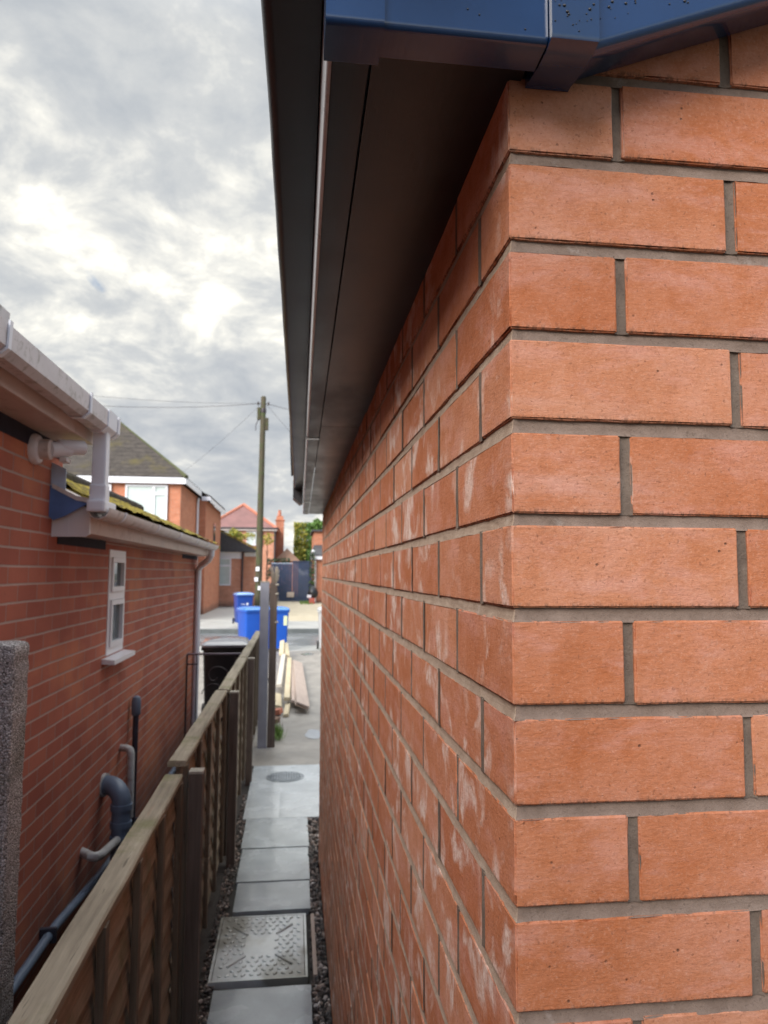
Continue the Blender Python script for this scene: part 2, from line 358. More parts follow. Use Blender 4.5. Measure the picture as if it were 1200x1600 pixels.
def m_galv():
    b = NB('wet galvanised tread plate'); v = b.pos(); n = b.noise(v, 9, 6, .6)
    w_ = b.math('MULTIPLY', b.step(b.noise(b.pos((1.0, .8, 1)), 2.9, 4, .55), .46, .62), .8)
    c = b.mix(w_, b.ramp(n, [(.3, (.56, .59, .58)), (.7, (.72, .75, .74))]), (.23, .215, .165))
    return b.done(c, b.math('MULTIPLY_ADD', n, .2, .22), None, .2, .6, .6)
M['galv'] = m_galv()
M['grate'] = m_plain('wet grey grate', (.26, .29, .31), .25, .2, 12, metal=.3)
def m_stone():
    b = NB('mixed gravel'); t = b.attr('tint')
    c = b.ramp(t, [(0, (.035, .03, .028)), (.4, (.10, .085, .075)), (.7, (.22, .17, .14)), (.86, (.34, .25, .20)), (1, (.55, .50, .46))])
    return b.done(c, .6, None, spec=.5)
M['stone'] = m_stone()

# ---------------------------------------------------------------- mesh helpers
class MB:
    def __init__(s): s.bm = bmesh.new(); s.tint = None
    def v(s, p): return s.bm.verts.new(p)
    def f(s, vs, mi=0):
        try:
            f = s.bm.faces.new(vs); f.material_index = mi; return f
        except ValueError: return None
    def box(s, x0, x1, y0, y1, z0, z1, mi=0, bev=0, M4=None):
        c = [s.v((x, y, z)) for x in (x0, x1) for y in (y0, y1) for z in (z0, z1)]
        fs = [s.f([c[i] for i in q], mi) for q in ((0, 1, 3, 2), (4, 6, 7, 5), (0, 4, 5, 1), (2, 3, 7, 6), (0, 2, 6, 4), (1, 5, 7, 3))]
        allv = c
        if bev:
            es = list({e for f in fs for e in f.edges})
            r = bmesh.ops.bevel(s.bm, geom=es, offset=bev, segments=2, affect='EDGES', profile=.7)
            for f in r['faces']: f.material_index = mi
            allv = list({v for f in r['faces'] for v in f.verts})
        if M4 is not None: bmesh.ops.transform(s.bm, matrix=M4, verts=allv)
        return allv
    def hexa(s, pts, mi=0):
        """8 corners: bottom ring 4 then top ring 4"""
        c = [s.v(p) for p in pts]
        for q in ((3, 2, 1, 0), (4, 5, 6, 7), (0, 1, 5, 4), (1, 2, 6, 5), (2, 3, 7, 6), (3, 0, 4, 7)): s.f([c[i] for i in q], mi)
        return c
    def sweep(s, prof, a, b, mi=0, caps=True, steps=1, closed=True):
        """profile (list of (x,z) pairs, or a function of t giving one) swept along Y from a to b"""
        rings = []
        for i in range(steps+1):
            t = i/steps; y = a+(b-a)*t; pr = prof(y) if callable(prof) else prof
            rings.append([s.v((x, y, z)) for x, z in pr])
        n = len(rings[0])
        for r0, r1 in zip(rings, rings[1:]):
            for i in range(n if closed else n-1):
                j = (i+1) % n; s.f([r0[i], r0[j], r1[j], r1[i]], mi)
        if caps and closed: s.f(rings[0][::-1], mi); s.f(rings[-1], mi)
        return rings
    def prism(s, pts, d, mi=0):
        """polygon of 3-D points extruded by vector d"""
        a = [s.v(p) for p in pts]; b = [s.v(Vector(p)+Vector(d)) for p in pts]; n = len(a)
        s.f(a[::-1], mi); s.f(b, mi)
        for i in range(n): s.f([a[i], a[(i+1) % n], b[(i+1) % n], b[i]], mi)
    def tube(s, path, r, n=12, mi=0, caps=True):
        path = [Vector(p) for p in path]; rs = r if isinstance(r, (list, tuple)) else [r]*len(path)
        rings = []; ref = None
        for i, p in enumerate(path):
            d = (path[min(i+1, len(path)-1)]-path[max(i-1, 0)]).normalized()
            if ref is None: ref = Vector((0, 0, 1)) if abs(d.z) < .9 else Vector((1, 0, 0))
            u = (ref-d*ref.dot(d)).normalized(); v = d.cross(u); ref = u
            rings.append([s.v(p+(u*cos(2*pi*k/n)+v*sin(2*pi*k/n))*rs[i]) for k in range(n)])
        for a, b in zip(rings, rings[1:]):
            for k in range(n): s.f([a[k], a[(k+1) % n], b[(k+1) % n], b[k]], mi)
        if caps: s.f(rings[0][::-1], mi); s.f(rings[-1], mi)
    def lathe(s, prof, c, axis='Z', n=24, mi=0):
        ax = {'Z': (Vector((1, 0, 0)), Vector((0, 1, 0)), Vector((0, 0, 1))), 'X': (Vector((0, 1, 0)), Vector((0, 0, 1)), Vector((1, 0, 0))), 'Y': (Vector((0, 0, 1)), Vector((1, 0, 0)), Vector((0, 1, 0)))}[axis]
        c = Vector(c); rings = []
        for r, h in prof: rings.append([s.v(c+(ax[0]*cos(2*pi*k/n)+ax[1]*sin(2*pi*k/n))*r+ax[2]*h) for k in range(n)])
        for a, b in zip(rings, rings[1:]):
            for k in range(n): s.f([a[k], a[(k+1) % n], b[(k+1) % n], b[k]], mi)
        s.f(rings[0][::-1], mi); s.f(rings[-1], mi)
    def loft(s, rings, mi=0, caps=True):
        R_ = [[s.v(p) for p in r] for r in rings]; n = len(R_[0])
        for a, b in zip(R_, R_[1:]):
            for k in range(n): s.f([a[k], a[(k+1) % n], b[(k+1) % n], b[k]], mi)
        if caps: s.f(R_[0][::-1], mi); s.f(R_[-1], mi)
    def build(s, name, mats, parent=None, smooth=False, kind=None, recalc=True, label=None):
        if recalc: bmesh.ops.recalc_face_normals(s.bm, faces=s.bm.faces)
        me = bpy.data.meshes.new(name); s.bm.to_mesh(me); s.bm.free()
        for m in (mats if isinstance(mats, (list, tuple)) else [mats]): me.materials.append(m if not isinstance(m, str) else M[m])
        if smooth:
            me.polygons.foreach_set('use_smooth', [True]*len(me.polygons))
            try: me.set_sharp_from_angle(angle=R(40))
            except Exception: pass
        o = bpy.data.objects.new(name, me); COL.objects.link(o)
        if parent: o.parent = parent; o.matrix_parent_inverse = Matrix.Translation(parent_world(parent)).inverted()
        if kind: o['kind'] = kind
        if label: o['label'] = label
        return o
def parent_world(o):     # a part's own mesh sits in world coordinates already; only a thing's Empty is offset
    return o.location if o.parent is None else Vector((0, 0, 0))
def thing(name, label, cat, loc=(0, 0, 0), group=None):
    o = bpy.data.objects.new(name, None); COL.objects.link(o); o.location = loc; o.empty_display_size = .1
    return tag(o, label, cat, group)
def tag(o, label, cat, group=None):
    o['label'] = label; o['category'] = cat
    if group: o['group'] = group
    return o
def rrect(cx_, cy_, hx, hy, r, z, n=4):
    pts = []
    for sx_, sy_, a0 in ((1, 1, 0), (-1, 1, 90), (-1, -1, 180), (1, -1, 270)):
        for k in range(n+1):
            a = R(a0+90*k/n); pts.append((cx_+sx_*(hx-r)+r*cos(a), cy_+sy_*(hy-r)+r*sin(a), z))
    return pts
def frame_rect(mb, axis, p, u0, u1, z0, z1, w_, d0, d1, mi=0):
    """four bars of a rectangular frame butted end to end; axis 'x': plane of constant x, u=y; axis 'y': constant y, u=x"""
    for a, b, c, d in ((u0, u1, z0, z0+w_), (u0, u1, z1-w_, z1), (u0, u0+w_, z0+w_, z1-w_), (u1-w_, u1, z0+w_, z1-w_)):
        if axis == 'x': mb.box(p+d0, p+d1, a, b, c, d, mi)
        else: mb.box(a, b, p+d0, p+d1, c, d, mi)

# ================================================================ SETTING
def sheet(name, x0, x1, y0, y1, z, mat, kind='structure', thick=None):
    mb = MB()
    if thick: mb.box(x0, x1, y0, y1, z-thick, z)
    else: mb.f([mb.v(p) for p in ((x0, y0, z), (x1, y0, z), (x1, y1, z), (x0, y1, z))])
    return mb.build(name, mat, kind=kind)
sheet('ground', -300, 300, -60, 600, -.16, 'land')
sheet('alley_soil', -1.6, .4, -4, 7.7, -.03, 'soil', thick=.12)
sheet('driveway', -.62, 3.0, 6.77, 17.3, 0, 'apron', thick=.15)
sheet('side_passage_floor', -12, -.63, 7.71, 17.3, -.004, 'apron', thick=.15)
sheet('path', -.555, .40, 5.21, 6.76, .002, 'slab_pale', thick=.15)
mb = MB()   # front pavement with a kerb
mb.box(-60, 60, 17.31, 18.4, -.15, .002); mb.build('pavement', 'pave', kind='structure')
sheet('road', -80, 80, 18.56, 23.3, -.06, 'road', thick=.09)
mb = MB(); mb.box(-60, 60, 18.41, 18.55, -.15, .008, bev=.012); mb.build('kerb', 'kerb', kind='structure')
mb = MB(); mb.box(-60, 60, 23.31, 23.45, -.15, .074, bev=.012); mb.build('kerb', 'dark_kerb', kind='structure')
sheet('pavement', -60, 60, 23.46, 27.2, .068, 'pave', thick=.2)
sheet('front_drive', -2.28, 3.2, 27.21, 46, .06, 'beige', thick=.2)
sheet('front_yard', -14, -2.29, 27.21, 39.2, .08, 'pave', thick=.22)

# gravel strips: many small stones
def gravel(name, strips, seed):
    rnd = random.Random(seed); vs_, fs_, tints = [], [], []
    ico = bmesh.new(); bmesh.ops.create_icosphere(ico, subdivisions=1, radius=1)
    iv = [v.co.copy() for v in ico.verts]; ifc = [[v.index for v in f.verts] for f in ico.faces]; ico.free()
    for (x0, x1, y0, y1, n, s0, s1, z) in strips:
        for _ in range(n):
            sz = rnd.uniform(s0, s1); p = Vector((rnd.uniform(x0, x1), rnd.uniform(y0, y1), z+rnd.uniform(-.004, .012)))
            m = Matrix.Rotation(rnd.uniform(0, 6.3), 3, Vector((rnd.uniform(-1, 1), rnd.uniform(-1, 1), rnd.uniform(-1, 1)+.01)).normalized())
            k = Vector((1, rnd.uniform(.5, .9), rnd.uniform(.35, .7)))*sz; base = len(vs_); t = rnd.random()**1.15
            for q in iv:
                q2 = Vector((q.x*k.x, q.y*k.y, q.z*k.z))*rnd.uniform(.75, 1.15); vs_.append(p+m@q2)
            for f in ifc: fs_.append([base+i for i in f]); tints.append(t)
    me = bpy.data.meshes.new(name); me.from_pydata(vs_, [], fs_)
    at = me.attributes.new('tint', 'FLOAT', 'FACE'); at.data.foreach_set('value', tints)
    me.materials.append(M['stone']); o = bpy.data.objects.new(name, me); COL.objects.link(o); o['kind'] = 'stuff'
    tag(o, 'loose mixed gravel and stones beside the slabs along the alley', 'gravel'); return o
gravel('gravel', [(-.075, -.004, 1.6, 5.25, 1500, .006, .019, -.022), (-.60, -.535, 1.6, 5.9, 1200, .005, .015, -.022), (-1.31, -.70, .6, 7.6, 2600, .007, .016, -.024),
                  (.0, .09, 4.45, 5.2, 200, .006, .019, -.022), (-.07, -.005, 3.6, 5.2, 26, .018, .032, -.012), (-.07, -.005, 1.7, 3.0, 24, .015, .026, -.012)], 3)

# ================================================================ BRICK OUTBUILDING (right)
CH, BH = .085, .073
L0 = 2.289
YE = 4.42; XE = 3.05; SL = .39
ezf = lambda y: 2.362-.0128*max(y, 0)          # soffit level
exf = lambda y: -.172+.0075*max(y, 0)          # outer edge of fascia
out = thing('brick_outbuilding', 'new orange brick outbuilding with black eaves, filling the right of the view', 'outbuilding', (0, 0, 0))
topz = lambda x: 2.353+SL*min(x, XE-x)+.03
def brick_wall():
    bm = bmesh.new(); tl = bm.verts.layers.float.new('tint'); zl_ = bm.verts.layers.float.new('lz')
    rnd = random.Random(11)
    def grid_brick(x0, x1, y0, y1, z0, z1, step, tint, chip):
        nx, ny, nz = [max(2, int(round((b-a)/step))) for a, b in ((x0, x1), (y0, y1), (z0, z1))]
        rr = .0015 if step < .02 else .002
        def cs(a, b, n): # extra loops close to the arrises
            e = min(rr, (b-a)*.2); return [a, a+e]+[a+e+(b-a-2*e)*i/n for i in range(1, n)]+[b-e, b]
        X, Y, Z = cs(x0, x1, nx), cs(y0, y1, ny), cs(z0, z1, nz); cache = {}
        def V(i, j, k):
            key = (i, j, k)
            if key in cache: return cache[key]
            p = Vector((X[i], Y[j], Z[k])); ei = i in (0, len(X)-1); ej = j in (0, len(Y)-1); ek = k in (0, len(Z)-1)
            c = Vector(((x0+x1)/2, (y0+y1)/2, (z0+z1)/2)); edge = ei+ej+ek
            if edge >= 2:
                pull = rr*.5*(1 if edge == 2 else 1.2)
                if chip:
                    nz_ = noise.noise(p*70+Vector((tint*40, 0, 0))); nf = noise.noise(p*260)
                    pull += max(0, nz_-.16)*.0062+max(0, nf-.05)*.0022+max(0, noise.noise(p*520))*.0006
                q = Vector((math.copysign(1, c.x-p.x) if ei else 0, math.copysign(1, c.y-p.y) if ej else 0, math.copysign(1, c.z-p.z) if ek else 0))
                p = p+q*pull
            if chip:
                wv = noise.noise(p*22+Vector((7, 3, tint*9)))*.0006+noise.noise(p*95)*.00025
                p = p+Vector((wv if ei else wv*.3, wv if ej else wv*.3, wv if ek else wv*.2))
            if p.y < .06: p.z = min(p.z, topz(p.x))
            v = bm.verts.new(p); v[tl] = tint; v[zl_] = (Z[k]-z0)/(z1-z0); cache[key] = v; return v
        for a, bq in ((0, len(X)-1), ):
            for i in (a, bq):
                for j in range(len(Y)-1):
                    for k in range(len(Z)-1): bm.faces.new([V(i, j, k), V(i, j+1, k), V(i, j+1, k+1), V(i, j, k+1)])
        for j in (0, len(Y)-1):
            for i in range(len(X)-1):
                for k in range(len(Z)-1): bm.faces.new([V(i, j, k), V(i+1, j, k), V(i+1, j, k+1), V(i, j, k+1)])
        for k in (0, len(Z)-1):
            for i in range(len(X)-1):
                for j in range(len(Y)-1): bm.faces.new([V(i, j, k), V(i+1, j, k), V(i+1, j+1, k), V(i, j+1, k)])
    for r in range(-9, 27):
        zt = L0-CH*r-.006; zb = zt-BH
        near = zt > 1.05
        tc_ = rnd.random()
        even = r % 2 == 0
        fx = .215 if even else .1025; ly = .1025 if even else .215
        jz = rnd.uniform(-.0008, .0008)
        if zb < topz(0): grid_brick(-rnd.uniform(0, .0008), fx, -rnd.uniform(0, .0008), ly, zb+jz, zt+jz, .009 if near else .03, tc_, near)
        # front face
        x = fx+.010
        while x < XE-.02:
            ln = min(.215, XE-x); off = rnd.uniform(-.001, .001)
            if zb < topz(x)-.01 or zb < topz(x+ln)-.01:
                hi = near and x < .5
                grid_brick(x+rnd.uniform(-.0012, .0012), x+ln+rnd.uniform(-.0012, .0012), off, .05 if hi else .1, zb+rnd.uniform(-.001, .001), zt+rnd.uniform(-.001, .001), .010 if hi else .08, rnd.random(), hi)
            x += ln+.010
        # alley face
        if zt < 2.45:
            y = ly+.010; ye = YE
            while y < ye-.02:
                ln = min(.215, ye-y); off = rnd.uniform(-.0012, .0012); hi = y < 1.0 and zt > .9
                grid_brick(off, .05 if hi else .1, y+rnd.uniform(-.0012, .0012), y+ln+rnd.uniform(-.0012, .0012), zb+rnd.uniform(-.001, .001), zt+rnd.uniform(-.001, .001), .011 if hi else .06, rnd.random(), hi)
                y += ln+.010
    for f in bm.faces: f.material_index = 0
    bmesh.ops.recalc_face_normals(bm, faces=bm.faces)
    # mortar: bucket-handle bed joints round the corner, then the perpends
    def dep(t, s, s_): return (.0007 if s_ > 0 else .0004)+(.0036 if s_ > 0 else .0021)*max(0, 1-t)**.75+.0006*sin(pi*t)+.0006*noise.noise(Vector((s*30, t*3, 5)))+.0006*noise.noise(Vector((s*140, t*9, 2)))
    NT = 8
    ss = [-YE+i*.03 for i in range(int((YE-1.0)/.03))]+[-1.0+i*.008 for i in range(125)]+[0]+[i*.008 for i in range(1, 64)]+[.52+i*.06 for i in range(43)]
    for r in range(-8, 27):
        zc = L0-CH*r; prev = None
        if zc > 2.62: continue
        for s in ss:
            if s <= 0 and zc > 2.43: prev = None; continue
            if s > 0 and zc > topz(s): prev = None; continue
            wob = .0012*noise.noise(Vector((s*14, r*3.1, 0)))+.0005*noise.noise(Vector((s*60, r*3.1, 0)))
            ring = []
            for k in range(NT+1):
                t = k/NT; d = dep(t, s+r, min(1, max(0, s*40+.5)) > .5); z = zc+.0072-.0144*t+wob
                if s < 0: p = (d, max(-s, d), z)
                elif s == 0: p = (d, d, z)
                else: p = (max(s, d), d, z)
                v = bm.verts.new(p); ring.append(v)
            if prev:
                for k in range(NT):
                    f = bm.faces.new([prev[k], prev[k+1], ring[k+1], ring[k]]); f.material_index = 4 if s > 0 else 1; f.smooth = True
            prev = ring
    for r in range(-8, 27):
        zt = L0-CH*r-.005; zb = zt-BH-.002; even = r % 2 == 0
        xs = []; x = (.215 if even else .1025)+.005
        while x < XE: xs.append(x); x += .225
        ys = []; y = (.1025 if even else .215)+.005
        while y < YE: ys.append(y); y += .225
        for face, arr in ((0, xs), (1, ys)):
            for a in arr:
                zt2 = min(zt, topz(a)) if face == 0 else zt
                if zt2 <= zb or (face == 1 and zt > 2.45): continue
                nv = 10 if a < 1 else 2; prev = None
                for i in range(nv+1):
                    z = zb+(zt2-zb)*i/nv; ring = []
                    for k in range(7):
                        t = k/6; d = (.0014+.0020*sin(pi*t)**.8 if face == 0 else -.0001+.0009*sin(pi*t))+.0006*noise.noise(Vector((a*40, z*60, t*2)))
                        q = a-.0068+.0136*t
                        ring.append(bm.verts.new((q, d, z) if face == 0 else (d, q if k else q+.001, z)))
                    if prev:
                        for k in range(6):
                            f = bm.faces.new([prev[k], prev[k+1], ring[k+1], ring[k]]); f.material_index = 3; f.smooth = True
                    prev = ring
    # plain far sides
    def quad(ps):
        f = bm.faces.new([bm.verts.new(p) for p in ps]); f.material_index = 2
    quad([(XE, .0, 0), (XE, YE, 0), (XE, YE, 2.42), (XE, 0, 2.42)])
    fq = bm.faces.new([bm.verts.new(p) for p in ((.0, YE+.004, 0), (XE, YE+.004, 0), (XE, YE+.004, 2.37), (XE/2, YE+.004, 2.37+SL*XE/2), (0, YE+.004, 2.30))]); fq.material_index = 2
    me = bpy.data.meshes.new('wall'); bm.to_mesh(me); bm.free()
    for m in ('brick', 'mortar', 'plain_brick', 'perpend', 'mortar_shaded'): me.materials.append(M[m])
    o = bpy.data.objects.new('wall', me); COL.objects.link(o); o.parent = out
    o['label'] = 'orange wire cut brickwork with recessed mortar'; return o
brick_wall()

# soffit, fascia, gutter
mb = MB(); y0 = -.028
def soff(y):
    x = exf(y); z = ezf(y); return [(x+.042, z+.002), (.012, z+.002), (.012, z+.012), (x+.042, z+.012)]
mb.sweep(soff, y0, 1.548, steps=3); mb.build('soffit', 'soffit', out, label='nearer black soffit board with mildew spots')
mb = MB(); mb.sweep(soff, 1.551, YE-.01, steps=4); mb.build('soffit', 'soffit', out, label='farther soffit board paler with sheen')
mb = MB()
def fas(y):
    x = exf(y); z = ezf(y); r = .007; pr = [(x+.039, z), (x+.039, z+.010), (x+.010, z+.010), (x+.010, z+.20), (x, z+.20)]
    pr += [(x+r-r*cos(R(a)), z+r-r*sin(R(a))) for a in range(0, 91, 15)]
    return pr
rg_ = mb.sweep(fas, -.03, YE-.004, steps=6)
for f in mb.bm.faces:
    cxm = f.calc_center_median(); f.material_index = 1 if abs(cxm.x-exf(cxm.y)) < .0045 else 0  # outer face and rounding take the painted glint, the rest stays black
fo = mb.build('fascia', ['soffit', 'fascia_glint'], out, smooth=True, label='glossy black fascia with rounded lower edge')
for yj in (1.72, 3.62):
    mb = MB(); mb.box(exf(yj)-.0015, exf(yj)+.0405, yj, yj+.028, ezf(yj)-.0016, ezf(yj)+.12); mb.build('joint_trim', 'blk_edge', out)
mb = MB()
def gut(y):
    x = exf(y)-.002; z = ezf(y)+.135; w_ = .0645-.0012*y+.0012*noise.noise(Vector((y*5, 0, 0))); r = .014
    pr = [(x, z+.07), (x, z)]+[(x-w_+r-r*sin(R(a)), z+r-r*cos(R(a))) for a in range(0, 91, 15)]+[(x-w_, z+.07)]
    return pr
mb.sweep(gut, -.35, 4.12, steps=60); mb.build('gutter', 'black_pl', out, smooth=True)
mb = MB(); x = exf(4.2)
mb.prism([(x-.003, 4.121, ezf(4.2)+.055), (x-.022, 4.121, ezf(4.2)+.045), (x-.068, 4.121, ezf(4.2)+.085), (x-.068, 4.121, ezf(4.2)+.20), (x-.003, 4.121, ezf(4.2)+.20)], (0, .20, 0)); mb.build('gutter_end', 'black_pl', out)
mb = MB()
def felt(y):
    x = exf(y)-.0685+.0012*y-.0025*noise.noise(Vector((y*16, 3, 0)))-.001*noise.noise(Vector((y*60, 3, 0))); z = ezf(y)+.208
    return [(x, z), (x+.03, z+.012), (x+.03, z+.018), (x, z+.006)]
mb.sweep(felt, -.4, 4.3, steps=150); mb.build('roof_felt', 'felt', out)
mb = MB()   # roof: two slopes as thick slabs
ex0 = -.225; rz = ezf(0)+.222
for (xa, xb) in ((ex0, XE/2), (XE-ex0, XE/2)):
    za, zb_ = rz, rz+SL*(XE/2-ex0)
    mb.prism([(xa, -.095, za), (xb, -.095, zb_), (xb, -.095, zb_+.04), (xa, -.095, za+.04)], (0, YE+.2, 0))
mb.build('roof', 'slate', out)
# boxed gable end
mb = MB(); z0 = 2.352
prof = [(-.066+.006-.006*cos(R(a)), z0+.006-.006*sin(R(a))) for a in range(0, 91, 15)]    # (y,z) rounded lower edge
def yzprism(mb, x0, x1, prof, ztop0, ztop1, back, mi=0):
    a = [(x0, y, z) for y, z in prof]+[(x0, back, prof[-1][1]), (x0, back, ztop0), (x0, prof[0][0], ztop0)]
    b = [(x1, y, z) for y, z in prof]+[(x1, back, prof[-1][1]), (x1, back, ztop1), (x1, prof[0][0], ztop1)]
    mb.loft([a, b], mi)
yzprism(mb, -.126, .015, prof, 2.482, 2.535, -.030); mb.build('box_end', 'navy', out, smooth=True)
mb = MB(); p2 = [(-.0715+.006-.006*cos(R(a)), z0-.0035+.006-.006*sin(R(a))) for a in range(0, 91, 15)]
yzprism(mb, -.1745, -.1262, p2, 2.465, 2.482, -.024); mb.build('corner_trim', 'navy', out, smooth=True)
mb = MB(); p3 = [(-.0742, z0+.004), (-.0725, z0), (-.060, z0-.0025), (-.040, z0-.002), (-.018, z0+.002), (-.009, z0+.004)]
yzprism(mb, .0158, .0576, p3, 2.535, 2.552, -.002); mb.build('cover_trim', 'navy', out, smooth=True, label='cover strip joining box end and bargeboard')
mb = MB()   # bargeboards rising to the ridge and down again
def barge(xa, xb):
    zl = lambda x: 2.352+SL*(min(x, XE-x)-.052)
    a = []; b = []
    for (yy, dz) in [(-.060, .012), (-.059, .007), (-.056, .004), (-.050, .002), (-.040, .004), (-.004, .012), (-.004, .18), (-.060, .18)]:
        a.append((xa, yy, zl(xa)+dz-.002)); b.append((xb, yy, zl(xb)+dz-.002))
    mb.loft([a, b])
barge(.0588, XE/2); barge(XE/2, XE-.03)
mb.build('bargeboard', 'navy', out, smooth=True)
mb = MB(); rnd = random.Random(5)
def drop(x, y, z, r, sy=.45):
    vs_ = bmesh.ops.create_icosphere(mb.bm, subdivisions=2, radius=r)['verts']
    for v in vs_: v.co = Vector((v.co.x*1.15, v.co.y*sy, v.co.z*.9))+Vector((x, y, z))
for _ in range(22):
    drop(rnd.uniform(.018, .055), -.0748, rnd.choice([rnd.uniform(2.358, 2.40), rnd.uniform(2.358, 2.385)]), rnd.choice([.0005, .0007, .001, .0013]))
drop(.0335, -.0754, 2.398, .0024)
for _ in range(20):
    x = rnd.uniform(.062, .16); drop(x, -.0606, 2.352+SL*(x-.052)+rnd.uniform(.014, .04), rnd.choice([.0005, .0008, .0012]))
for (x, z) in ((-.045, 2.371), (-.055, 2.375), (-.005, 2.362), (-.082, 2.398)): drop(x, -.0665, z, .0008)
mb.build('raindrops', 'black_pl', out, smooth=True, kind='stuff')

# ================================================================ LEFT HOUSE
XW = -1.32; YS = 3.03; YH = 8.05
hs = thing('brick_house', 'old red brick house with white gutters and mossy low wing, left of the fence', 'house', (XW, 3, 0))
wy0, wy1, wz0, wz1 = 3.98, 4.40, 1.39, 2.035
mb = MB()
def wq(y0, y1, z0, z1): mb.f([mb.v(p) for p in ((XW, y0, z0), (XW, y1, z0), (XW, y1, z1), (XW, y0, z1))])
wq(-6, YS, 0, 2.56); wq(YS, wy0, 0, 2.13); wq(wy0, wy1, 0, wz0); wq(wy0, wy1, wz1, 2.13); wq(wy1, YH, 0, 2.13)
for q in (((XW, wy0, wz0), (XW-.1, wy0, wz0), (XW-.1, wy0, wz1), (XW, wy0, wz1)), ((XW, wy1, wz1), (XW-.1, wy1, wz1), (XW-.1, wy1, wz0), (XW, wy1, wz0)), ((XW, wy0, wz1), (XW-.1, wy0, wz1), (XW-.1, wy1, wz1), (XW, wy1, wz1)), ((XW, wy0, wz0), (XW, wy1, wz0), (XW-.1, wy1, wz0), (XW-.1, wy0, wz0))):
    mb.f([mb.v(p) for p in q])
mb.f([mb.v(p) for p in ((XW, YH, 0), (-2.72, YH, 0), (-2.72, YH, 2.13), (-2.02, YH, 2.57), (XW, YH, 2.13))])       # end gable of the wing
mb.f([mb.v(p) for p in ((XW, YS, 2.0), (-8, YS, 2.0), (-8, YS, 2.56), (-4.6, YS, 5.2), (XW, YS, 2.56))])               # gable of the main part
mb.f([mb.v(p) for p in ((-2.72, YS, 0), (-2.72, YH, 0), (-2.72, YH, 2.13), (-2.72, YS, 2.13))])
mb.f([mb.v(p) for p in ((-8, -6, 0), (-8, YS, 0), (-8, YS, 2.56), (-8, -6, 2.56))])
mb.f([mb.v(p) for p in ((-8, -6, 0), (XW, -6, 0), (XW, -6, 2.56), (-4.6, -6, 5.2), (-8, -6, 2.56))])
mb.build('wall', 'house_brick', hs, recalc=False)
mb = MB(); mb.box(XW+.001, XW+.004, -6, YS-.02, 2.435, 2.55); mb.box(XW+.001, XW+.004, YS-.04, wy0-.1, 2.03, 2.10); mb.box(XW+.001, XW+.004, 6.9, YH-.02, 2.04, 2.09)
mb.build('dark_course', 'dark_brick', hs, label='course of dark blue brick under the eaves')
# window: frame, fanlight sash and lower sash
win = MB(); frame_rect(win, 'x', XW, wy0, wy1, wz0, wz1, .045, -.07, .006); win.box(XW-.07, XW+.006, wy0+.045, wy1-.045, 1.725, 1.775)
win = win.build('window', 'white', hs)
mb = MB(); frame_rect(mb, 'x', XW, wy0+.047, wy1-.047, 1.777, wz1-.047, .03, -.055, .018); mb.build('sash', 'white', win)
mb = MB(); frame_rect(mb, 'x', XW, wy0+.047, wy1-.047, wz0+.047, 1.723, .03, -.055, .018); mb.build('sash', 'white', win)
for a, b_ in ((1.8075, wz1-.0775), (wz0+.0775, 1.6925)):
    mb = MB(); mb.box(XW-.012, XW-.006, wy0+.0775, wy1-.0775, a, b_); mb.build('pane', 'glass', win)
mb = MB(); mb.prism([(XW-.07, 0, wz0-.002), (XW+.075, 0, wz0-.018), (XW+.075, 0, wz0-.045), (XW-.07, 0, wz0-.035)], (0, .56, 0)); bmesh.ops.translate(mb.bm, verts=mb.bm.verts, vec=(0, 3.90, 0)); mb.build('sill', 'white', win)
# main eaves: fascia, soffit, gutter
mb = MB(); mb.box(-1.175, -1.150, -6, 2.90, 2.502, 2.665, bev=.004); mb.build('fascia', 'pink_white', hs)
mb = MB(); mb.box(-1.33, -1.176, -6, 2.895, 2.507, 2.517); mb.build('soffit', 'pink_white', hs)
mb = MB(); mb.prism([(-1.33, 0, 2.5), (-1.153, 0, 2.5), (-1.153, 0, 2.67), (-1.33, 0, 2.74)], (0, .018, 0)); bmesh.ops.translate(mb.bm, verts=mb.bm.verts, vec=(0, 2.901, 0)); mb.build('box_end', 'dirty_white', hs)
def gutter_main(): return [(-1.148, 2.655), (-1.148, 2.585), (-1.118, 2.562), (-1.072, 2.562), (-1.048, 2.585), (-1.046, 2.655), (-1.052, 2.655), (-1.054, 2.588), (-1.074, 2.568), (-1.116, 2.568), (-1.142, 2.588), (-1.142, 2.655)]
mb = MB(); mb.sweep(gutter_main(), -6, 2.93); gm = mb.build('gutter', 'lichen_white', hs)
gm.location.z -= .022
def scaled(pr, k):
    cx_ = sum(p[0] for p in pr)/len(pr); cz_ = sum(p[1] for p in pr)/len(pr); return [((x-cx_)*k+cx_, (z-cz_)*k+cz_) for x, z in pr]
outer = [(-1.148, 2.657), (-1.148, 2.584), (-1.118, 2.560), (-1.072, 2.560), (-1.046, 2.584), (-1.043, 2.664)]
for yb in (1.58, 2.45):
    mb = MB(); a = outer; b_ = [(x+(.005 if x > -1.1 else 0), z-(.006 if z < 2.65 else 0)) for x, z in outer]
    rings = []
    for yy in (yb, yb+.022):
        rings.append([(x, yy, z) for x, z in b_]+[(x-.001, yy, z+.0005) for x, z in reversed(a)])
    mb.loft(rings); mb.build('bracket', 'white', gm)
mb = MB(); mb.prism([(x, 2.66, z) for x, z in [(-1.150, 2.66), (-1.150, 2.582), (-1.119, 2.556), (-1.071, 2.556), (-1.043, 2.582), (-1.040, 2.66)]], (0, .15, 0)); bmesh.ops.translate(mb.bm, verts=mb.bm.verts, vec=(0, .09, 0)); mb.build('outlet', 'white', gm)
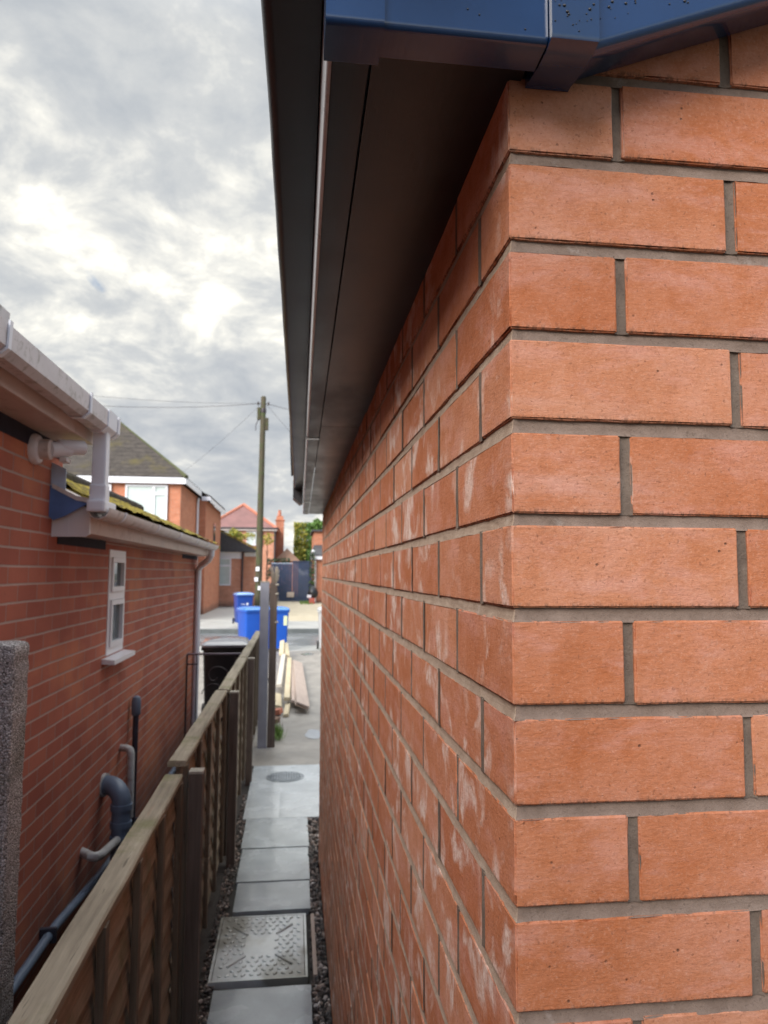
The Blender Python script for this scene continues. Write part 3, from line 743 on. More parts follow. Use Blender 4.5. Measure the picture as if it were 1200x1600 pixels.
mb = MB(); mb.prism([(x, 2.931, z) for x, z in [(-1.150, 2.66), (-1.150, 2.582), (-1.119, 2.556), (-1.071, 2.556), (-1.043, 2.582), (-1.040, 2.66)]], (0, .035, 0)); mb.build('end_cap', 'white', gm)
mb = MB(); mb.box(-1.125, -1.062, 2.805, 2.87, 2.262, 2.556, bev=.008)
mb.box(-1.130, -1.057, 2.800, 2.875, 2.222, 2.30, bev=.008); mb.box(-1.135, -1.052, 2.78, 2.99, 2.172, 2.226, bev=.012); mb.build('downpipe', 'white', hs, label='short square white downpipe between the two gutters')
# main roof with tile edge
mb = MB()
def rs(x): return 2.625+(-1.10-x)*.75
mb.prism([(-1.085, -6.1, rs(-1.085)-.01), (-4.6, -6.1, rs(-4.6)), (-4.6, -6.1, rs(-4.6)+.05), (-1.085, -6.1, rs(-1.085)+.03)], (0, 9.05, 0))
mb.prism([(-8.15, -6.1, 2.5), (-4.6, -6.1, rs(-4.6)), (-4.6, -6.1, rs(-4.6)+.05), (-8.15, -6.1, 2.55)], (0, 9.05, 0)); mb.build('roof', 'oldroof', hs)
mb = MB(); mb.prism([(-1.42, -3, 2.865), (-1.345, -3, 2.862), (-1.340, -3, 2.93), (-1.42, -3, 2.945)], (0, 5.36, 0)); mb.build('dormer_edge', 'lichen_white', hs, label='end of a grey dormer gutter above the eaves')
# low wing eaves
mb = MB(); mb.box(-1.175, -1.150, 2.925, 8.02, 2.078, 2.20, bev=.004); mb.build('fascia', 'pink_white', hs)
mb = MB(); mb.box(-1.33, -1.176, 2.925, 8.015, 2.083, 2.093); mb.build('soffit', 'pink_white', hs)
mb = MB(); mb.prism([(-1.335, 2.905, 2.062), (-1.168, 2.905, 2.062), (-1.150, 2.905, 2.075), (-1.150, 2.905, 2.19), (-1.20, 2.905, 2.215), (-1.335, 2.905, 2.15)], (0, .019, 0)); mb.box(-1.245, -1.2435, 2.903, 2.9049, 2.064, 2.19); mb.build('box_end', 'white', hs)
def hr(cx_, cz_, r, t=.004):
    return [(cx_-r*cos(R(a)), cz_-r*sin(R(a))) for a in range(0, 181, 15)]+[(cx_+(r-t)*cos(R(a)), cz_-(r-t)*sin(R(a))) for a in range(0, 181, 15)]
gl = MB(); gl.sweep(hr(-1.092, 2.193, .052), 2.82, 7.62); gl = gl.build('gutter', 'dirty_white', hs, smooth=True)
for yb in (3.12, 4.05, 4.95, 5.9, 6.7):
    mb = MB(); mb.sweep(hr(-1.092, 2.195, .057, .0035), yb, yb+.035); mb.build('bracket', 'white', gl, smooth=True)
mb = MB(); mb.prism([(x, 7.621, z) for x, z in hr(-1.092, 2.195, .056)[:13]], (0, .03, 0)); mb.build('end_cap', 'dirty_white', gl)
mb = MB(); path = [(-1.10, 7.50, 2.15), (-1.10, 7.50, 2.09), (-1.14, 7.56, 2.03), (-1.25, 7.82, 1.97), (-1.285, 7.90, 1.92), (-1.285, 7.90, .05)]
mb.tube(path, .036, 14); mb.build('downpipe', 'white', hs, smooth=True, label='round white downpipe with swan neck at wing end')
# mossy roof of the wing, built as courses of tiles with moss cushions
mb = MB(); ny, nx = 230, 26; grid = []
for j in range(ny+1):
    y = 3.04+(8.10-3.04)*j/ny; row = []
    for i in range(nx+1):
        t = i/nx; x = -1.062-(.92)*t; z = 2.200+.45*(-1.062-x)
        st = (t*4.0) % 1.0; z += .018*(1-st)
        mo = max(0, noise.noise(Vector((x*7, y*5, 0)))+.25)*.014+max(0, noise.noise(Vector((x*24, y*20, 3))))*.012
        row.append(mb.v((x, y, z+mo)))
    grid.append(row)
for j in range(ny):
    for i in range(nx): mb.f([grid[j][i], grid[j+1][i], grid[j+1][i+1], grid[j][i+1]])
mb.prism([(-1.062, 3.04, 2.20), (-1.982, 3.04, 2.61), (-1.982, 3.04, 2.58), (-1.062, 3.04, 2.175)], (0, 5.06, 0))
mb.prism([(-1.984, 3.04, 2.61), (-2.9, 3.04, 2.2), (-2.9, 3.04, 2.17), (-1.984, 3.04, 2.58)], (0, 5.06, 0))
rt_ = mb.build('roof', 'moss', hs, recalc=False, label='low roof covered in yellow moss')
mb = MB(); yy = 3.06; i = 0
while yy < 8.0:
    mb.tube([(-1.985, yy, 2.632+.006*noise.noise(Vector((yy*3, 0, 0)))), (-1.985, yy+.44, 2.630+.006*noise.noise(Vector((yy*3+1, 0, 0))))], .052, 10); yy += .45
mb.build('ridge_tiles', 'oldroof', rt_)
# flashing where the wing meets the taller part
mb = MB(); mb.prism([(-1.33, 2.87, 2.41), (-1.255, 2.87, 2.375), (-1.255, 2.87, 2.20), (-1.33, 2.87, 2.16)], (0, .006, 0)); mb.build('flashing', 'lead', hs)
mb = MB(); pts = [(-1.335, 2.86, 2.30), (-1.29, 2.86, 2.29), (-1.215, 2.86, 2.235), (-1.15, 2.86, 2.215), (-1.20, 2.86, 2.185), (-1.25, 2.86, 2.155), (-1.30, 2.86, 2.135), (-1.335, 2.86, 2.165)]
mb.prism(pts, (0, .008, 0)); mb.build('apron_flashing', 'lead_dark', hs)
mb = MB(); mb.prism([(-1.31, 2.855, 2.305), (-1.20, 2.855, 2.25), (-1.10, 2.855, 2.232), (-1.10, 2.855, 2.212), (-1.20, 2.855, 2.228), (-1.31, 2.855, 2.285)], (0, .18, 0)); mb.build('mortar_fillet', 'dirty_white', hs)

# services on the house wall
cam_o = thing('security_camera', 'white bullet security camera on a round base under the house eaves', 'security camera', (XW, 2.62, 2.42))
mb = MB(); mb.lathe([(.066, 0), (.068, .012), (.060, .028), (.046, .034)], (XW, 2.62, 2.425), 'X', 28); mb.build('base', 'white', cam_o, smooth=True)
mb = MB(); mb.lathe([(.044, .034), (.044, .075), (.036, .08)], (XW, 2.62, 2.425), 'X', 24); mb.build('collar', 'dirty_white', cam_o, smooth=True)
mb = MB(); d = Vector((.62, .76, .12)).normalized(); p0 = Vector((XW+.065, 2.62, 2.425))
mb.tube([p0, p0+d*.004, p0+d*.05, p0+d*.10], [.02, .034, .034, .030], 18); mb.build('arm', 'white', cam_o, smooth=True)
mb = MB(); q0 = p0+d*.04+Vector((0, 0, .012))
mb.tube([q0, q0+d*.01, q0+d*.125, q0+d*.13, q0+d*.118], [.026, .034, .034, .030, .027], 22); mb.build('body', 'white', cam_o, smooth=True)
mb = MB(); mb.tube([q0+d*.1185, q0+d*.123], .024, 18); mb.build('lens', 'black_bin', cam_o)
mb = MB(); mb.box(XW+.10, XW+.13, 2.655, 2.72, 2.378, 2.398, bev=.004); mb.build('adjuster', 'dirty_white', cam_o)

sp = thing('soil_pipe', 'thick blue grey soil pipe bending into the house wall behind the fence', 'pipe', (XW+.13, 3.96, 0))
arc = [(XW-.01, 4.035, .615), (XW+.03, 4.025, .617)]+[(XW+.045+.085*sin(R(a)), 4.02-.06*sin(R(a)), .53+.087*cos(R(a))) for a in range(0, 91, 10)]
mb = MB(); mb.tube(arc+[(XW+.13, 3.96, .45), (XW+.13, 3.96, .0)], .055, 20); mb.build('pipe', 'pipe_blue', sp, smooth=True)
for zc_ in (.49, .39, .31):
    mb = MB(); mb.tube([(XW+.13, 3.96, zc_), (XW+.13, 3.96, zc_+.035)], .0625, 20); mb.build('collar', 'pipe_blue', sp, smooth=True)
mb = MB(); mb.tube([(XW+.002, 4.033, .616), (XW+.02, 4.028, .616)], .068, 20); mb.build('wall_flange', 'pipe_grey', sp, smooth=True)
ov = MB(); ov.tube([(XW+.0, 4.46, .735), (XW+.05, 4.43, .738), (XW+.075, 4.41, .732), (XW+.085, 4.40, .71), (XW+.085, 4.42, .30)], .023, 12); tag(ov.build('overflow_pipe', 'pipe_grey', smooth=True), 'thin grey overflow pipe with hooked top behind the soil pipe', 'pipe')
bc = MB(); bc.tube([(XW+.045, 4.70, .08), (XW+.045, 4.70, .93)], .020, 10); bc = bc.build('vent_pipe', 'pipe_dark', smooth=True); tag(bc, 'slim dark upright pipe with blue rounded cap on house wall', 'pipe')
mb = MB(); mb.lathe([(.024, 0), (.032, .01), (.033, .10), (.026, .125), (.010, .135)], (XW+.045, 4.70, .90), 'Z', 16); mb.build('cap', 'pipe_blue', bc, smooth=True)
ws = MB(); ws.tube([(XW-.005, 3.64, .372), (XW+.07, 3.55, .378), (XW+.095, 3.55, .374), (XW+.11, 3.60, .365), (XW+.125, 3.90, .335)], .024, 12); tag(ws.build('waste_pipe', 'pipe_grey', smooth=True), 'pale grey waste pipe elbowing out of the wall into the soil pipe', 'pipe')
hp = MB(); hp.tube([(XW+.04, 1.0, .25), (XW+.04, 2.6, .245), (XW+.04, 3.1, .238), (XW+.045, 3.85, .165), (XW+.05, 5.0, .10), (XW+.05, 7.2, .06)], .021, 12); hp = hp.build('conduit', 'pipe_blue', smooth=True); tag(hp, 'long blue grey conduit along the foot of the house wall', 'conduit')
for yy, zq in ((2.98, .24), (4.9, .104)):
    mb = MB(); mb.box(XW+.001, XW+.073, yy, yy+.022, zq-.032, zq+.034, bev=.004); mb.build('clip', 'pipe_dark', hp)

# ================================================================ FENCE
fn = thing('timber_fence', 'low weathered lap panel fence with pale capping running up the alley', 'fence', (-.65, 1, 0))
def cap_h(y):
    return None
def panel(y0, y1, h, x=-.645, nb=None):
    """lap boards over a frame with upright battens; returns panel part"""
    mb = MB(); n = int(h/.12); rnd = random.Random(int(y0*100))
    for i in range(n):
        zb_ = .04+i*(h-.07)/n; zt_ = zb_+(h-.07)/n+.03; wv = [rnd.uniform(-.006, .006) for _ in range(9)]
        for k in range(8):
            ya = y0+.03+(y1-y0-.06)*k/8; yb_ = y0+.03+(y1-y0-.06)*(k+1)/8
            mb.hexa([(x-.008, ya, zb_+wv[k]), (x+.012, ya, zb_+wv[k]), (x+.012, yb_, zb_+wv[k+1]), (x-.008, yb_, zb_+wv[k+1]),
                     (x-.020, ya, zt_), (x-.010, ya, zt_), (x-.010, yb_, zt_), (x-.020, yb_, zt_)])
    p = mb.build('panel', 'fence_wood', fn)
    nbt = nb or max(2, int(round((y1-y0)/.45))+1)
    for i in range(nbt):
        yb_ = y0+.02+(y1-y0-.075)*i/(nbt-1); m2 = MB(); m2.box(x+.0125, x+.034, yb_, yb_+.038, .03, h-.026, bev=.003); m2.build('batten', 'fence_batten', p)
    m2 = MB(); segs = 18   # weathered capping, slightly wavy
    rings = []
    for k in range(segs+1):
        yy = y0+(y1-y0)*k/segs; dz = .004*noise.noise(Vector((yy*2.1, 1, 0))); dx = .003*noise.noise(Vector((yy*3, 7, 0)))
        rings.append([(x-.045+dx, yy, h-.024+dz), (x+.030+dx, yy, h-.024+dz), (x+.031+dx, yy, h-.006+dz), (x+.026+dx, yy, h+dz), (x-.040+dx, yy, h+.001+dz), (x-.046+dx, yy, h-.006+dz)])
    m2.loft(rings); m2.build('capping', 'cap_wood', p)
    return p
panel(.45, 2.52, 1.068, x=-.664)
panel(2.535, 4.36, 1.118, x=-.655)
panel(4.39, 6.22, 1.12, x=-.645)
panel(6.25, 8.06, 1.12, x=-.645)
panel(8.09, 9.3, 1.12, x=-.645)
for (y, h, x) in ((2.56, 1.06, -.585), (4.40, 1.09, -.578), (6.24, 1.10, -.574)):
    mb = MB(); mb.box(x-.028, x+.028, y-.03, y+.03, -.05, h, bev=.004); p = mb.build('post', 'post_wood', fn)
    mb = MB(); mb.box(x-.029, x+.03, y-.031, y+.031, h+.001, h+.014, bev=.004); mb.build('post_cap', 'post_top', p)
for (y, z0) in ((2.527, .98),):
    mb = MB(); mb.box(-.655, -.640, y-.02, y+.03, z0, z0+.03); mb.build('clip', 'iron', fn)

cp = MB(); xs = (-1.04, -.916); ys = (1.395, 1.51); hz = 1.695
n = 34
def cpf(u, v): return None
nzs = 120
ringl = []
for k in range(nzs+1):
    z = -.1+(hz+.1)*k/nzs; rg = []
    for (x, y, _) in rrect((xs[0]+xs[1])/2, (ys[0]+ys[1])/2, (xs[1]-xs[0])/2, (ys[1]-ys[0])/2, .014, 0, 5):
        a = Vector((x, y, z)); dn = .0035*noise.noise(a*55)+.0018*noise.noise(a*160); c = Vector(((xs[0]+xs[1])/2, (ys[0]+ys[1])/2, z)); dd = (a-c).normalized()
        rg.append(a+dd*dn)
    ringl.append(rg)
cc = Vector(((xs[0]+xs[1])/2, (ys[0]+ys[1])/2, hz))
for sc_, dz in ((.95, .008), (.8, .013), (.5, .015)):
    ringl.append([Vector((cc.x+(p.x-cc.x)*sc_, cc.y+(p.y-cc.y)*sc_, hz+dz+.002*noise.noise(p*60))) for p in ringl[nzs]])
cp.loft(ringl); tag(cp.build('concrete_post', 'aggregate', smooth=True), 'rough dark aggregate concrete fence post at the left edge', 'post')

gp = MB(); gp.box(-.560, -.462, 7.50, 7.59, -.1, 1.79, bev=.006); gp = gp.build('gate_post', 'grey_post'); tag(gp, 'tall grey painted gate post at the end of the fence', 'gate post')
mb = MB(); mb.box(-.562, -.460, 7.498, 7.592, 1.791, 1.803, bev=.003); mb.build('post_cap', 'post_top', gp)
tp = MB(); tp.box(-.455, -.375, 7.515, 7.59, -.1, 1.785, bev=.005); tp = tp.build('timber_post', 'post_wood'); tag(tp, 'dark brown timber post fixed beside the tall grey gate post', 'post')
for z in (1.76, 1.66, 1.35):
    mb = MB(); mb.tube([(-.39, 7.50, z), (-.36, 7.49, z+.008)], .012, 8); mb.build('bolt', 'post_top', tp)

# wrought iron gate across the neighbour's passage
ig = thing('iron_gate', 'dark wrought iron gate with scrolls between house wall and fence', 'gate', (-1.0, 7.3, 0))
mb = MB(); mb.tube([(-1.30, 7.3, 1.035), (-.68, 7.3, 1.035)], .011, 8); mb.build('rail', 'iron_rail', ig)
mb = MB(); mb.tube([(-1.30, 7.3, .03), (-1.30, 7.3, 1.03)], .010, 8); mb.tube([(-.69, 7.3, .03), (-.69, 7.3, 1.03)], .010, 8); mb.tube([(-1.29, 7.3, .12), (-.70, 7.3, .12)], .008, 8); mb.tube([(-1.30, 7.3, .93), (-1.19, 7.3, .93)], .008, 8); mb.build('frame', 'iron', ig)
for x in (-1.2, -.80):
    mb = MB(); mb.tube([(x, 7.3, .125), (x, 7.3, 1.03)], .006, 8); mb.build('bar', 'iron', ig)
for s_, zc_ in ((1, .80), (-1, .62), (1, .42)):
    mb = MB(); pts = [(-1.0+s_*(.14-.12*t)*cos(5.5*t), 7.3, zc_+(.10-.08*t)*sin(5.5*t)*1.3) for t in [i/24 for i in range(25)]]; mb.tube(pts, .0045, 6); mb.build('scroll', 'iron', ig)

# ================================================================ PATH THINGS
def slab(x0, x1, y0, y1, label, mat='slab', seed=0, tilt=0):
    mb = MB(); rnd = random.Random(seed); nx_, ny_ = 14, 16; top = []
    for j in range(ny_+1):
        row = []
        for i in range(nx_+1):
            u = i/nx_; v = j/ny_; e = min(u, 1-u)*(x1-x0) < .008 or min(v, 1-v)*(y1-y0) < .008
            x = x0+(x1-x0)*u; y = y0+(y1-y0)*v
            if e: x += .0025*noise.noise(Vector((x*30, y*30, seed))); y += .0025*noise.noise(Vector((x*30, y*30, seed+9)))
            row.append(mb.v((x, y, .006+tilt*(v-.5)+.0015*noise.noise(Vector((x*9, y*9, seed)))-(.003 if e else 0))))
        top.append(row)
    for j in range(ny_):
        for i in range(nx_): mb.f([top[j][i], top[j][i+1], top[j+1][i+1], top[j+1][i]])
    ring = [top[0][i] for i in range(nx_+1)]+[top[j][nx_] for j in range(1, ny_+1)]+[top[ny_][i] for i in range(nx_-1, -1, -1)]+[top[j][0] for j in range(ny_-1, 0, -1)]
    bot = [mb.v((v.co.x, v.co.y, -.045)) for v in ring]
    for i in range(len(ring)): mb.f([ring[i], bot[i], bot[(i+1) % len(ring)], ring[(i+1) % len(ring)]])
    tag(mb.build('paving_slab', mat, smooth=True), label, 'paving slab', 'paving slabs of the alley path')
slab(-.527, -.085, 2.30, 2.90, 'grey paving slab nearest the viewer, before the metal cover', seed=1)
slab(-.527, -.085, 1.68, 2.29, 'grey paving slab under the bottom edge of the view', seed=8)
slab(-.505, -.07, 3.665, 4.04, 'grey paving slab directly beyond the patterned metal cover', seed=2)
slab(-.515, -.066, 4.055, 4.60, 'second grey slab beyond the patterned metal cover', seed=3, tilt=-.006)
slab(-.527, -.060, 4.615, 5.20, 'third grey slab beyond the metal cover, before the wide pale ones', seed=4, tilt=.004)
slab(-.540, -.285, 5.215, 5.92, 'left of the two wide pale slabs before the round grate', 'slab_pale', seed=5)
slab(-.277, .32, 5.215, 5.92, 'right of the two wide pale slabs before the round grate, touching the brick wall', 'slab_pale', seed=6)
# tread-plate manhole cover
mc = thing('manhole_cover', 'rectangular galvanised tread plate manhole cover with raised lugs', 'manhole cover', (-.325, 3.3, 0))
cx0, cx1, cy0, cy1 = -.560, -.098, 2.965, 3.605
mb = MB(); mb.box(cx0, cx0+.012, cy0, cy1, -.05, .004); mb.box(cx1-.012, cx1, cy0, cy1, -.05, .004); mb.box(cx0+.012, cx1-.012, cy0, cy0+.012, -.05, .004); mb.box(cx0+.012, cx1-.012, cy1-.012, cy1, -.05, .004); mb.build('frame', 'galv', mc)
mb = MB(); mb.box(cx0+.015, cx1-.015, cy0+.015, cy1-.015, -.03, .003, bev=.002)
ccx, ccy = (cx0+cx1)/2, (cy0+cy1)/2
for j in range(15):
    for i in range(11):
        x = cx0+.045+i*.0375+(.018 if j % 2 else 0); y = cy0+.045+j*.0395
        if x > cx1-.03 or (abs(x-ccx) < .075 and abs(y-ccy) < .11): continue
        ax, ay = abs(x-ccx), abs(y-ccy)
        if abs(ay*.78-ax) < .022 and ax > .06: continue
        vs_ = bmesh.ops.create_icosphere(mb.bm, subdivisions=1, radius=1)['verts']; rot = R(45 if (i+j) % 2 else -45)
        for v in vs_:
            q = Vector((v.co.x*.0145, v.co.y*.0095, max(v.co.z, -.2)*.0085)); v.co = Vector((q.x*cos(rot)-q.y*sin(rot)+x, q.x*sin(rot)+q.y*cos(rot)+y, q.z+.003))
for sx_ in (1, -1):
    for sy_ in (1, -1):
        a = Vector((ccx+sx_*.075, ccy+sy_*.105, .005)); b_ = Vector((ccx+sx_*.155, ccy+sy_*.20, .005)); mb.tube([a, b_], .006, 8)
mb.build('plate', 'galv', mc, smooth=True)
es = MB(); es.box(-.072, -.052, 2.98, 3.60, -.05, .004, bev=.003); tag(es.build('edging_strip', 'board_wood'), 'thin pinkish edging strip along the right of the metal cover', 'edging')
# round grate
rg = thing('round_grate', 'round dark drain grate set in the pale concrete path', 'drain grate', (-.245, 6.35, 0))
mb = MB(); mb.lathe([(.175, -.01), (.175, .006), (.150, .006), (.150, .004), (.02, .0045)], (-.245, 6.35, 0), 'Z', 40); mb.build('frame', 'grate', rg, smooth=False)
mb = MB()
for i in range(-6, 7):
    x = i*.0235; h = math.sqrt(max(0, .148**2-x*x)); 
    if h > .02: mb.box(-.245+x-.007, -.245+x+.007, 6.35-h, 6.35+h, .0048, .0085)
for i in range(-5, 6):
    y = i*.028; h = math.sqrt(max(0, .148**2-y*y))
    if h > .02: mb.box(-.245-h, -.245+h, 6.35+y-.004, 6.35+y+.004, .0046, .0075)
mb.build('bars', 'grate', rg)
# puddles
def puddle(name, cx_, cy_, rx, ry, z, label, seed):
    mb = MB(); pts = []
    for k in range(40):
        a = 2*pi*k/40; r = 1+.28*noise.noise(Vector((cos(a)*1.3, sin(a)*1.3, seed))); pts.append((cx_+rx*r*cos(a), cy_+ry*r*sin(a), z))
    mb.f([mb.v(p) for p in pts]); o = mb.build(name, 'water'); o['kind'] = 'structure'; tag(o, label, 'puddle')
puddle('water', .07, 8.12, .10, .26, .004, 'pale rain puddle on the drive by the corner of the brick wall', 1)
puddle('water', .13, 16.6, .14, .25, .004, 'small bright puddle near the far pavement', 4)
# grass tuft
mb = MB(); rnd = random.Random(2)
for _ in range(170):
    x = -.36+rnd.gauss(0, .035); y = 8.05+rnd.gauss(0, .16); h = rnd.uniform(.05, .15); a = rnd.uniform(0, 6.3); l = rnd.uniform(.01, .06); w_ = .004
    p = Vector((x, y, 0)); q = p+Vector((cos(a)*l*.4, sin(a)*l*.4, h*.6)); t = p+Vector((cos(a)*l, sin(a)*l, h)); s_ = Vector((-sin(a)*w_, cos(a)*w_, 0))
    v_ = [mb.v(p-s_), mb.v(p+s_), mb.v(q+s_), mb.v(q-s_), mb.v(t)]; mb.f([v_[0], v_[1], v_[2], v_[3]]); mb.f([v_[3], v_[2], v_[4]])
o = mb.build('grass_tuft', 'grass', recalc=False); o['kind'] = 'stuff'; tag(o, 'small bright green grass tuft at the foot of the timber post', 'grass tuft')

# timber lying on the drive
def plank(name, a, b, wdt, th, roll, mat, label, cat, group='timber lying on the drive'):
    a = Vector(a); b = Vector(b); d = (b-a).normalized(); u = d.cross(Vector((0, 0, 1))).normalized(); n_ = u.cross(d)
    u2 = u*cos(roll)+n_*sin(roll); n2 = n_*cos(roll)-u*sin(roll)
    mb = MB(); mb.hexa([a-u2*wdt/2-n2*th/2, a+u2*wdt/2-n2*th/2, b+u2*wdt/2-n2*th/2, b-u2*wdt/2-n2*th/2, a-u2*wdt/2+n2*th/2, a+u2*wdt/2+n2*th/2, b+u2*wdt/2+n2*th/2, b-u2*wdt/2+n2*th/2])
    bmesh.ops.bevel(mb.bm, geom=list(mb.bm.edges), offset=.003, segments=1, affect='EDGES')
    tag(mb.build(name, mat), label, cat, group)
plank('timber_board', (-.045, 9.35, .125), (-.09, 14.3, .10), .19, .022, R(-22), 'board_wood', 'uppermost pinkish brown board of the leaning stack, farthest right', 'board')
plank('timber_board', (-.062, 9.38, .092), (-.105, 14.3, .07), .19, .022, R(-22), 'board_wood', 'brown board directly under the top board of the stack', 'board')
plank('timber_board', (-.165, 9.75, .10), (-.20, 14.5, .09), .075, .035, R(-10), 'board_wood', 'narrow brown board between pale stud and board stack', 'board')
plank('timber_stud', (-.265, 9.85, .12), (-.26, 14.6, .13), .085, .05, 0, 'pale_wood', 'long pale yellow stud beside the brown boards', 'timber stud')
plank('timber_stud', (-.40, 11.0, .13), (-.385, 15.0, .16), .085, .05, R(6), 'white_wood', 'long whitish stud left of the pale yellow one', 'timber stud')
plank('timber_offcut', (-.27, 9.15, .025), (-.25, 9.9, .035), .07, .04, R(8), 'pale_wood', 'short pale offcut under the near end of the yellow stud', 'timber offcut')
plank('timber_offcut', (-.385, 9.7, .04), (-.41, 10.6, .06), .10, .045, R(-15), 'pale_wood', 'short buff offcut lying near the timber post', 'timber offcut')
plank('timber_offcut', (-.43, 15.1, .16), (-.44, 16.6, .30), .10, .045, R(20), 'pale_wood', 'left of two rough yellow offcuts at the far end of the studs', 'timber offcut')
plank('timber_offcut', (-.31, 15.0, .14), (-.36, 16.7, .24), .10, .045, R(-15), 'pale_wood', 'right of two rough yellow offcuts at the far end of the studs', 'timber offcut')
plank('broken_brick', (-.40, 9.25, .045), (-.36, 9.38, .05), .10, .07, R(10), 'roof_red', 'dark red broken brick beside the timber post', 'brick', 'broken bricks by the post')
plank('broken_brick', (-.43, 8.75, .035), (-.38, 8.9, .035), .09, .065, R(-8), 'roof_brown', 'brown broken brick nearest the grass tuft', 'brick', 'broken bricks by the post')

# ================================================================ WHEELIE BINS
def bin_(loc, rz, body, lid, label, sticker=None):
    x, y, z = loc; o = thing('wheelie_bin', label, 'wheelie bin', (0, 0, 0), 'wheelie bins')
    parts = []
    mb = MB(); mb.loft([rrect(0, 0, .235, .27, .04, .06), rrect(0, 0, .242, .28, .04, .12), rrect(0, -.005, .272, .335, .045, .90), rrect(0, -.005, .274, .34, .045, .935)]); parts.append(mb.build('body', body, o, smooth=True))
    mb = MB(); mb.loft([rrect(0, -.005, .275, .342, .045, .936), rrect(0, -.005, .298, .366, .05, .940), rrect(0, -.005, .298, .366, .05, .975), rrect(0, -.005, .29, .36, .05, .977)]); parts.append(mb.build('rim', body, o, smooth=True))
    mb = MB(); mb.loft([rrect(0, -.015, .294, .375, .05, .979), rrect(0, -.015, .296, .378, .05, 1.005), rrect(0, -.01, .27, .34, .06, 1.04), rrect(0, 0, .18, .24, .08, 1.062), rrect(0, 0, .06, .08, .04, 1.068)]); parts.append(mb.build('lid', lid, o, smooth=True))
    mb = MB(); mb.tube([(-.24, .37, .96), (-.24, .42, 1.0), (.24, .42, 1.0), (.24, .37, .96)], .016, 8); parts.append(mb.build('handle', body, o, smooth=True))
    for s_ in (-1, 1):
        mb = MB(); mb.lathe([(.06, -.025), (.095, -.022), (.10, 0), (.095, .022), (.06, .025)], (s_*.275, .27, .10), 'X', 20); wv = mb.build('wheel', 'tyre', o, smooth=True); parts.append(wv)
        mb = MB(); mb.lathe([(.055, -.027), (.03, -.03), (.03, .03), (.055, .027)], (s_*.275, .27, .10), 'X', 14); mb.build('hub', body, wv, smooth=True)
    if sticker:
        for (nm, x0, x1, z0, z1, yy, mt) in sticker:
            mb = MB(); sl = .06/.78; yf = lambda q: -.28-.005-(q-.12)*.0705-yy
            mb.hexa([(x0, yf(z0), z0), (x1, yf(z0), z0), (x1, yf(z0)+.003, z0), (x0, yf(z0)+.003, z0), (x0, yf(z1), z1), (x1, yf(z1), z1), (x1, yf(z1)+.003, z1), (x0, yf(z1)+.003, z1)]); mb.build(nm, mt, o)
    o.location = loc; o.rotation_euler = (0, 0, rz); return o
bin_((-1.20, 17.5, .0), R(22), 'blue_bin', 'blue_lid', 'bright blue wheelie bin left of the tall grey gate post')
bin_((-.62, 17.55, .0), R(8), 'blue_bin', 'blue_lid', 'bright blue wheelie bin part hidden behind the grey gate post', [('sticker', .15, .235, .62, .85, .001, 'sticker')])
lets = [('lettering', -.12+.022*i, -.12+.022*i+.013, .66, .69, .001, 'white') for i in range(6)]+[('emblem', .05, .11, .65, .72, .001, 'white')]
bin_((-1.87, 24.2, .17), R(14), 'blue_bin_dark', 'wet_lid', 'darker blue wheelie bin standing across the road', lets)
bin_((.70, 17.5, .0), R(0), 'grey_bin', 'grey_bin', 'pale grey wheelie bin peeping from behind the brick wall end')
bin_((-1.04, 8.92, .0), R(4), 'black_bin', 'black_lid', 'black wheelie bin with wet shining lid behind the iron gate')

# ================================================================ TELEGRAPH POLE
tpole = thing('telegraph_pole', 'tall dark wooden telegraph pole with mossy top across the road', 'telegraph pole', (-1.40, 25, 0))
mb = MB(); mb.tube([(-1.425, 25, 0), (-1.41, 25, 3), (-1.385, 25, 6), (-1.37, 25, 8.12), (-1.37, 25, 8.15)], [.125, .115, .10, .09, .065], 14); mb.build('pole', 'pole_wood', tpole, smooth=True)
mb = MB(); mb.lathe([(.10, 7.55), (.105, 7.6), (.105, 7.66), (.10, 7.7)], (-1.37, 25, 0), 'Z', 14); mb.build('band', 'iron', tpole)
for (x, z, s_) in ((-1.52, 7.52, 1), (-1.24, 7.15, 1)):
    mb = MB(); mb.box(x-.06, x+.06, 24.93, 25.07, z-.22, z+.22, bev=.03); mb.build('terminal_box', 'pole_wood', tpole)
mb = MB(); mb.tube([(-1.52, 24.95, 7.3), (-1.62, 24.95, 7.12), (-1.62, 24.95, 6.9)], .014, 6); mb.build('loose_cable', 'iron', tpole)
for x in (-1.22, -1.58):
    mb = MB(); mb.box(x, x+.06, 24.86, 25.14, 7.86, 7.92); mb.build('hook', 'iron', tpole)
for (x, z) in ((-1.45, 2.02), (-1.49, 1.66), (-1.37, 1.36)):
    mb = MB(); mb.box(x-.06, x+.06, 24.83, 24.845, z-.07, z+.07, bev=.004); mb.build('plate', 'white', tpole)
def wire(a, b, sag, r=.011):
    a = Vector(a); b = Vector(b); mb = MB(); mb.tube([a.lerp(b, t)-Vector((0, 0, sag*4*t*(1-t))) for t in [i/16 for i in range(17)]], r, 5); mb.build('wire', 'iron', tpole)
tipw = (-1.42, 25, 7.9)
wire(tipw, (-14, 26, 8.6), .5, .008); wire(tipw, (-5.2, 28.2, 5.3), .12, .004); wire((-1.3, 25, 7.9), (9, 27, 6.9), .25, .008); wire((-1.3, 25, 7.9), (4.4, 45, 6.0), .25, .005); wire(tipw, (-12, 10, 5.6), .45, .004)

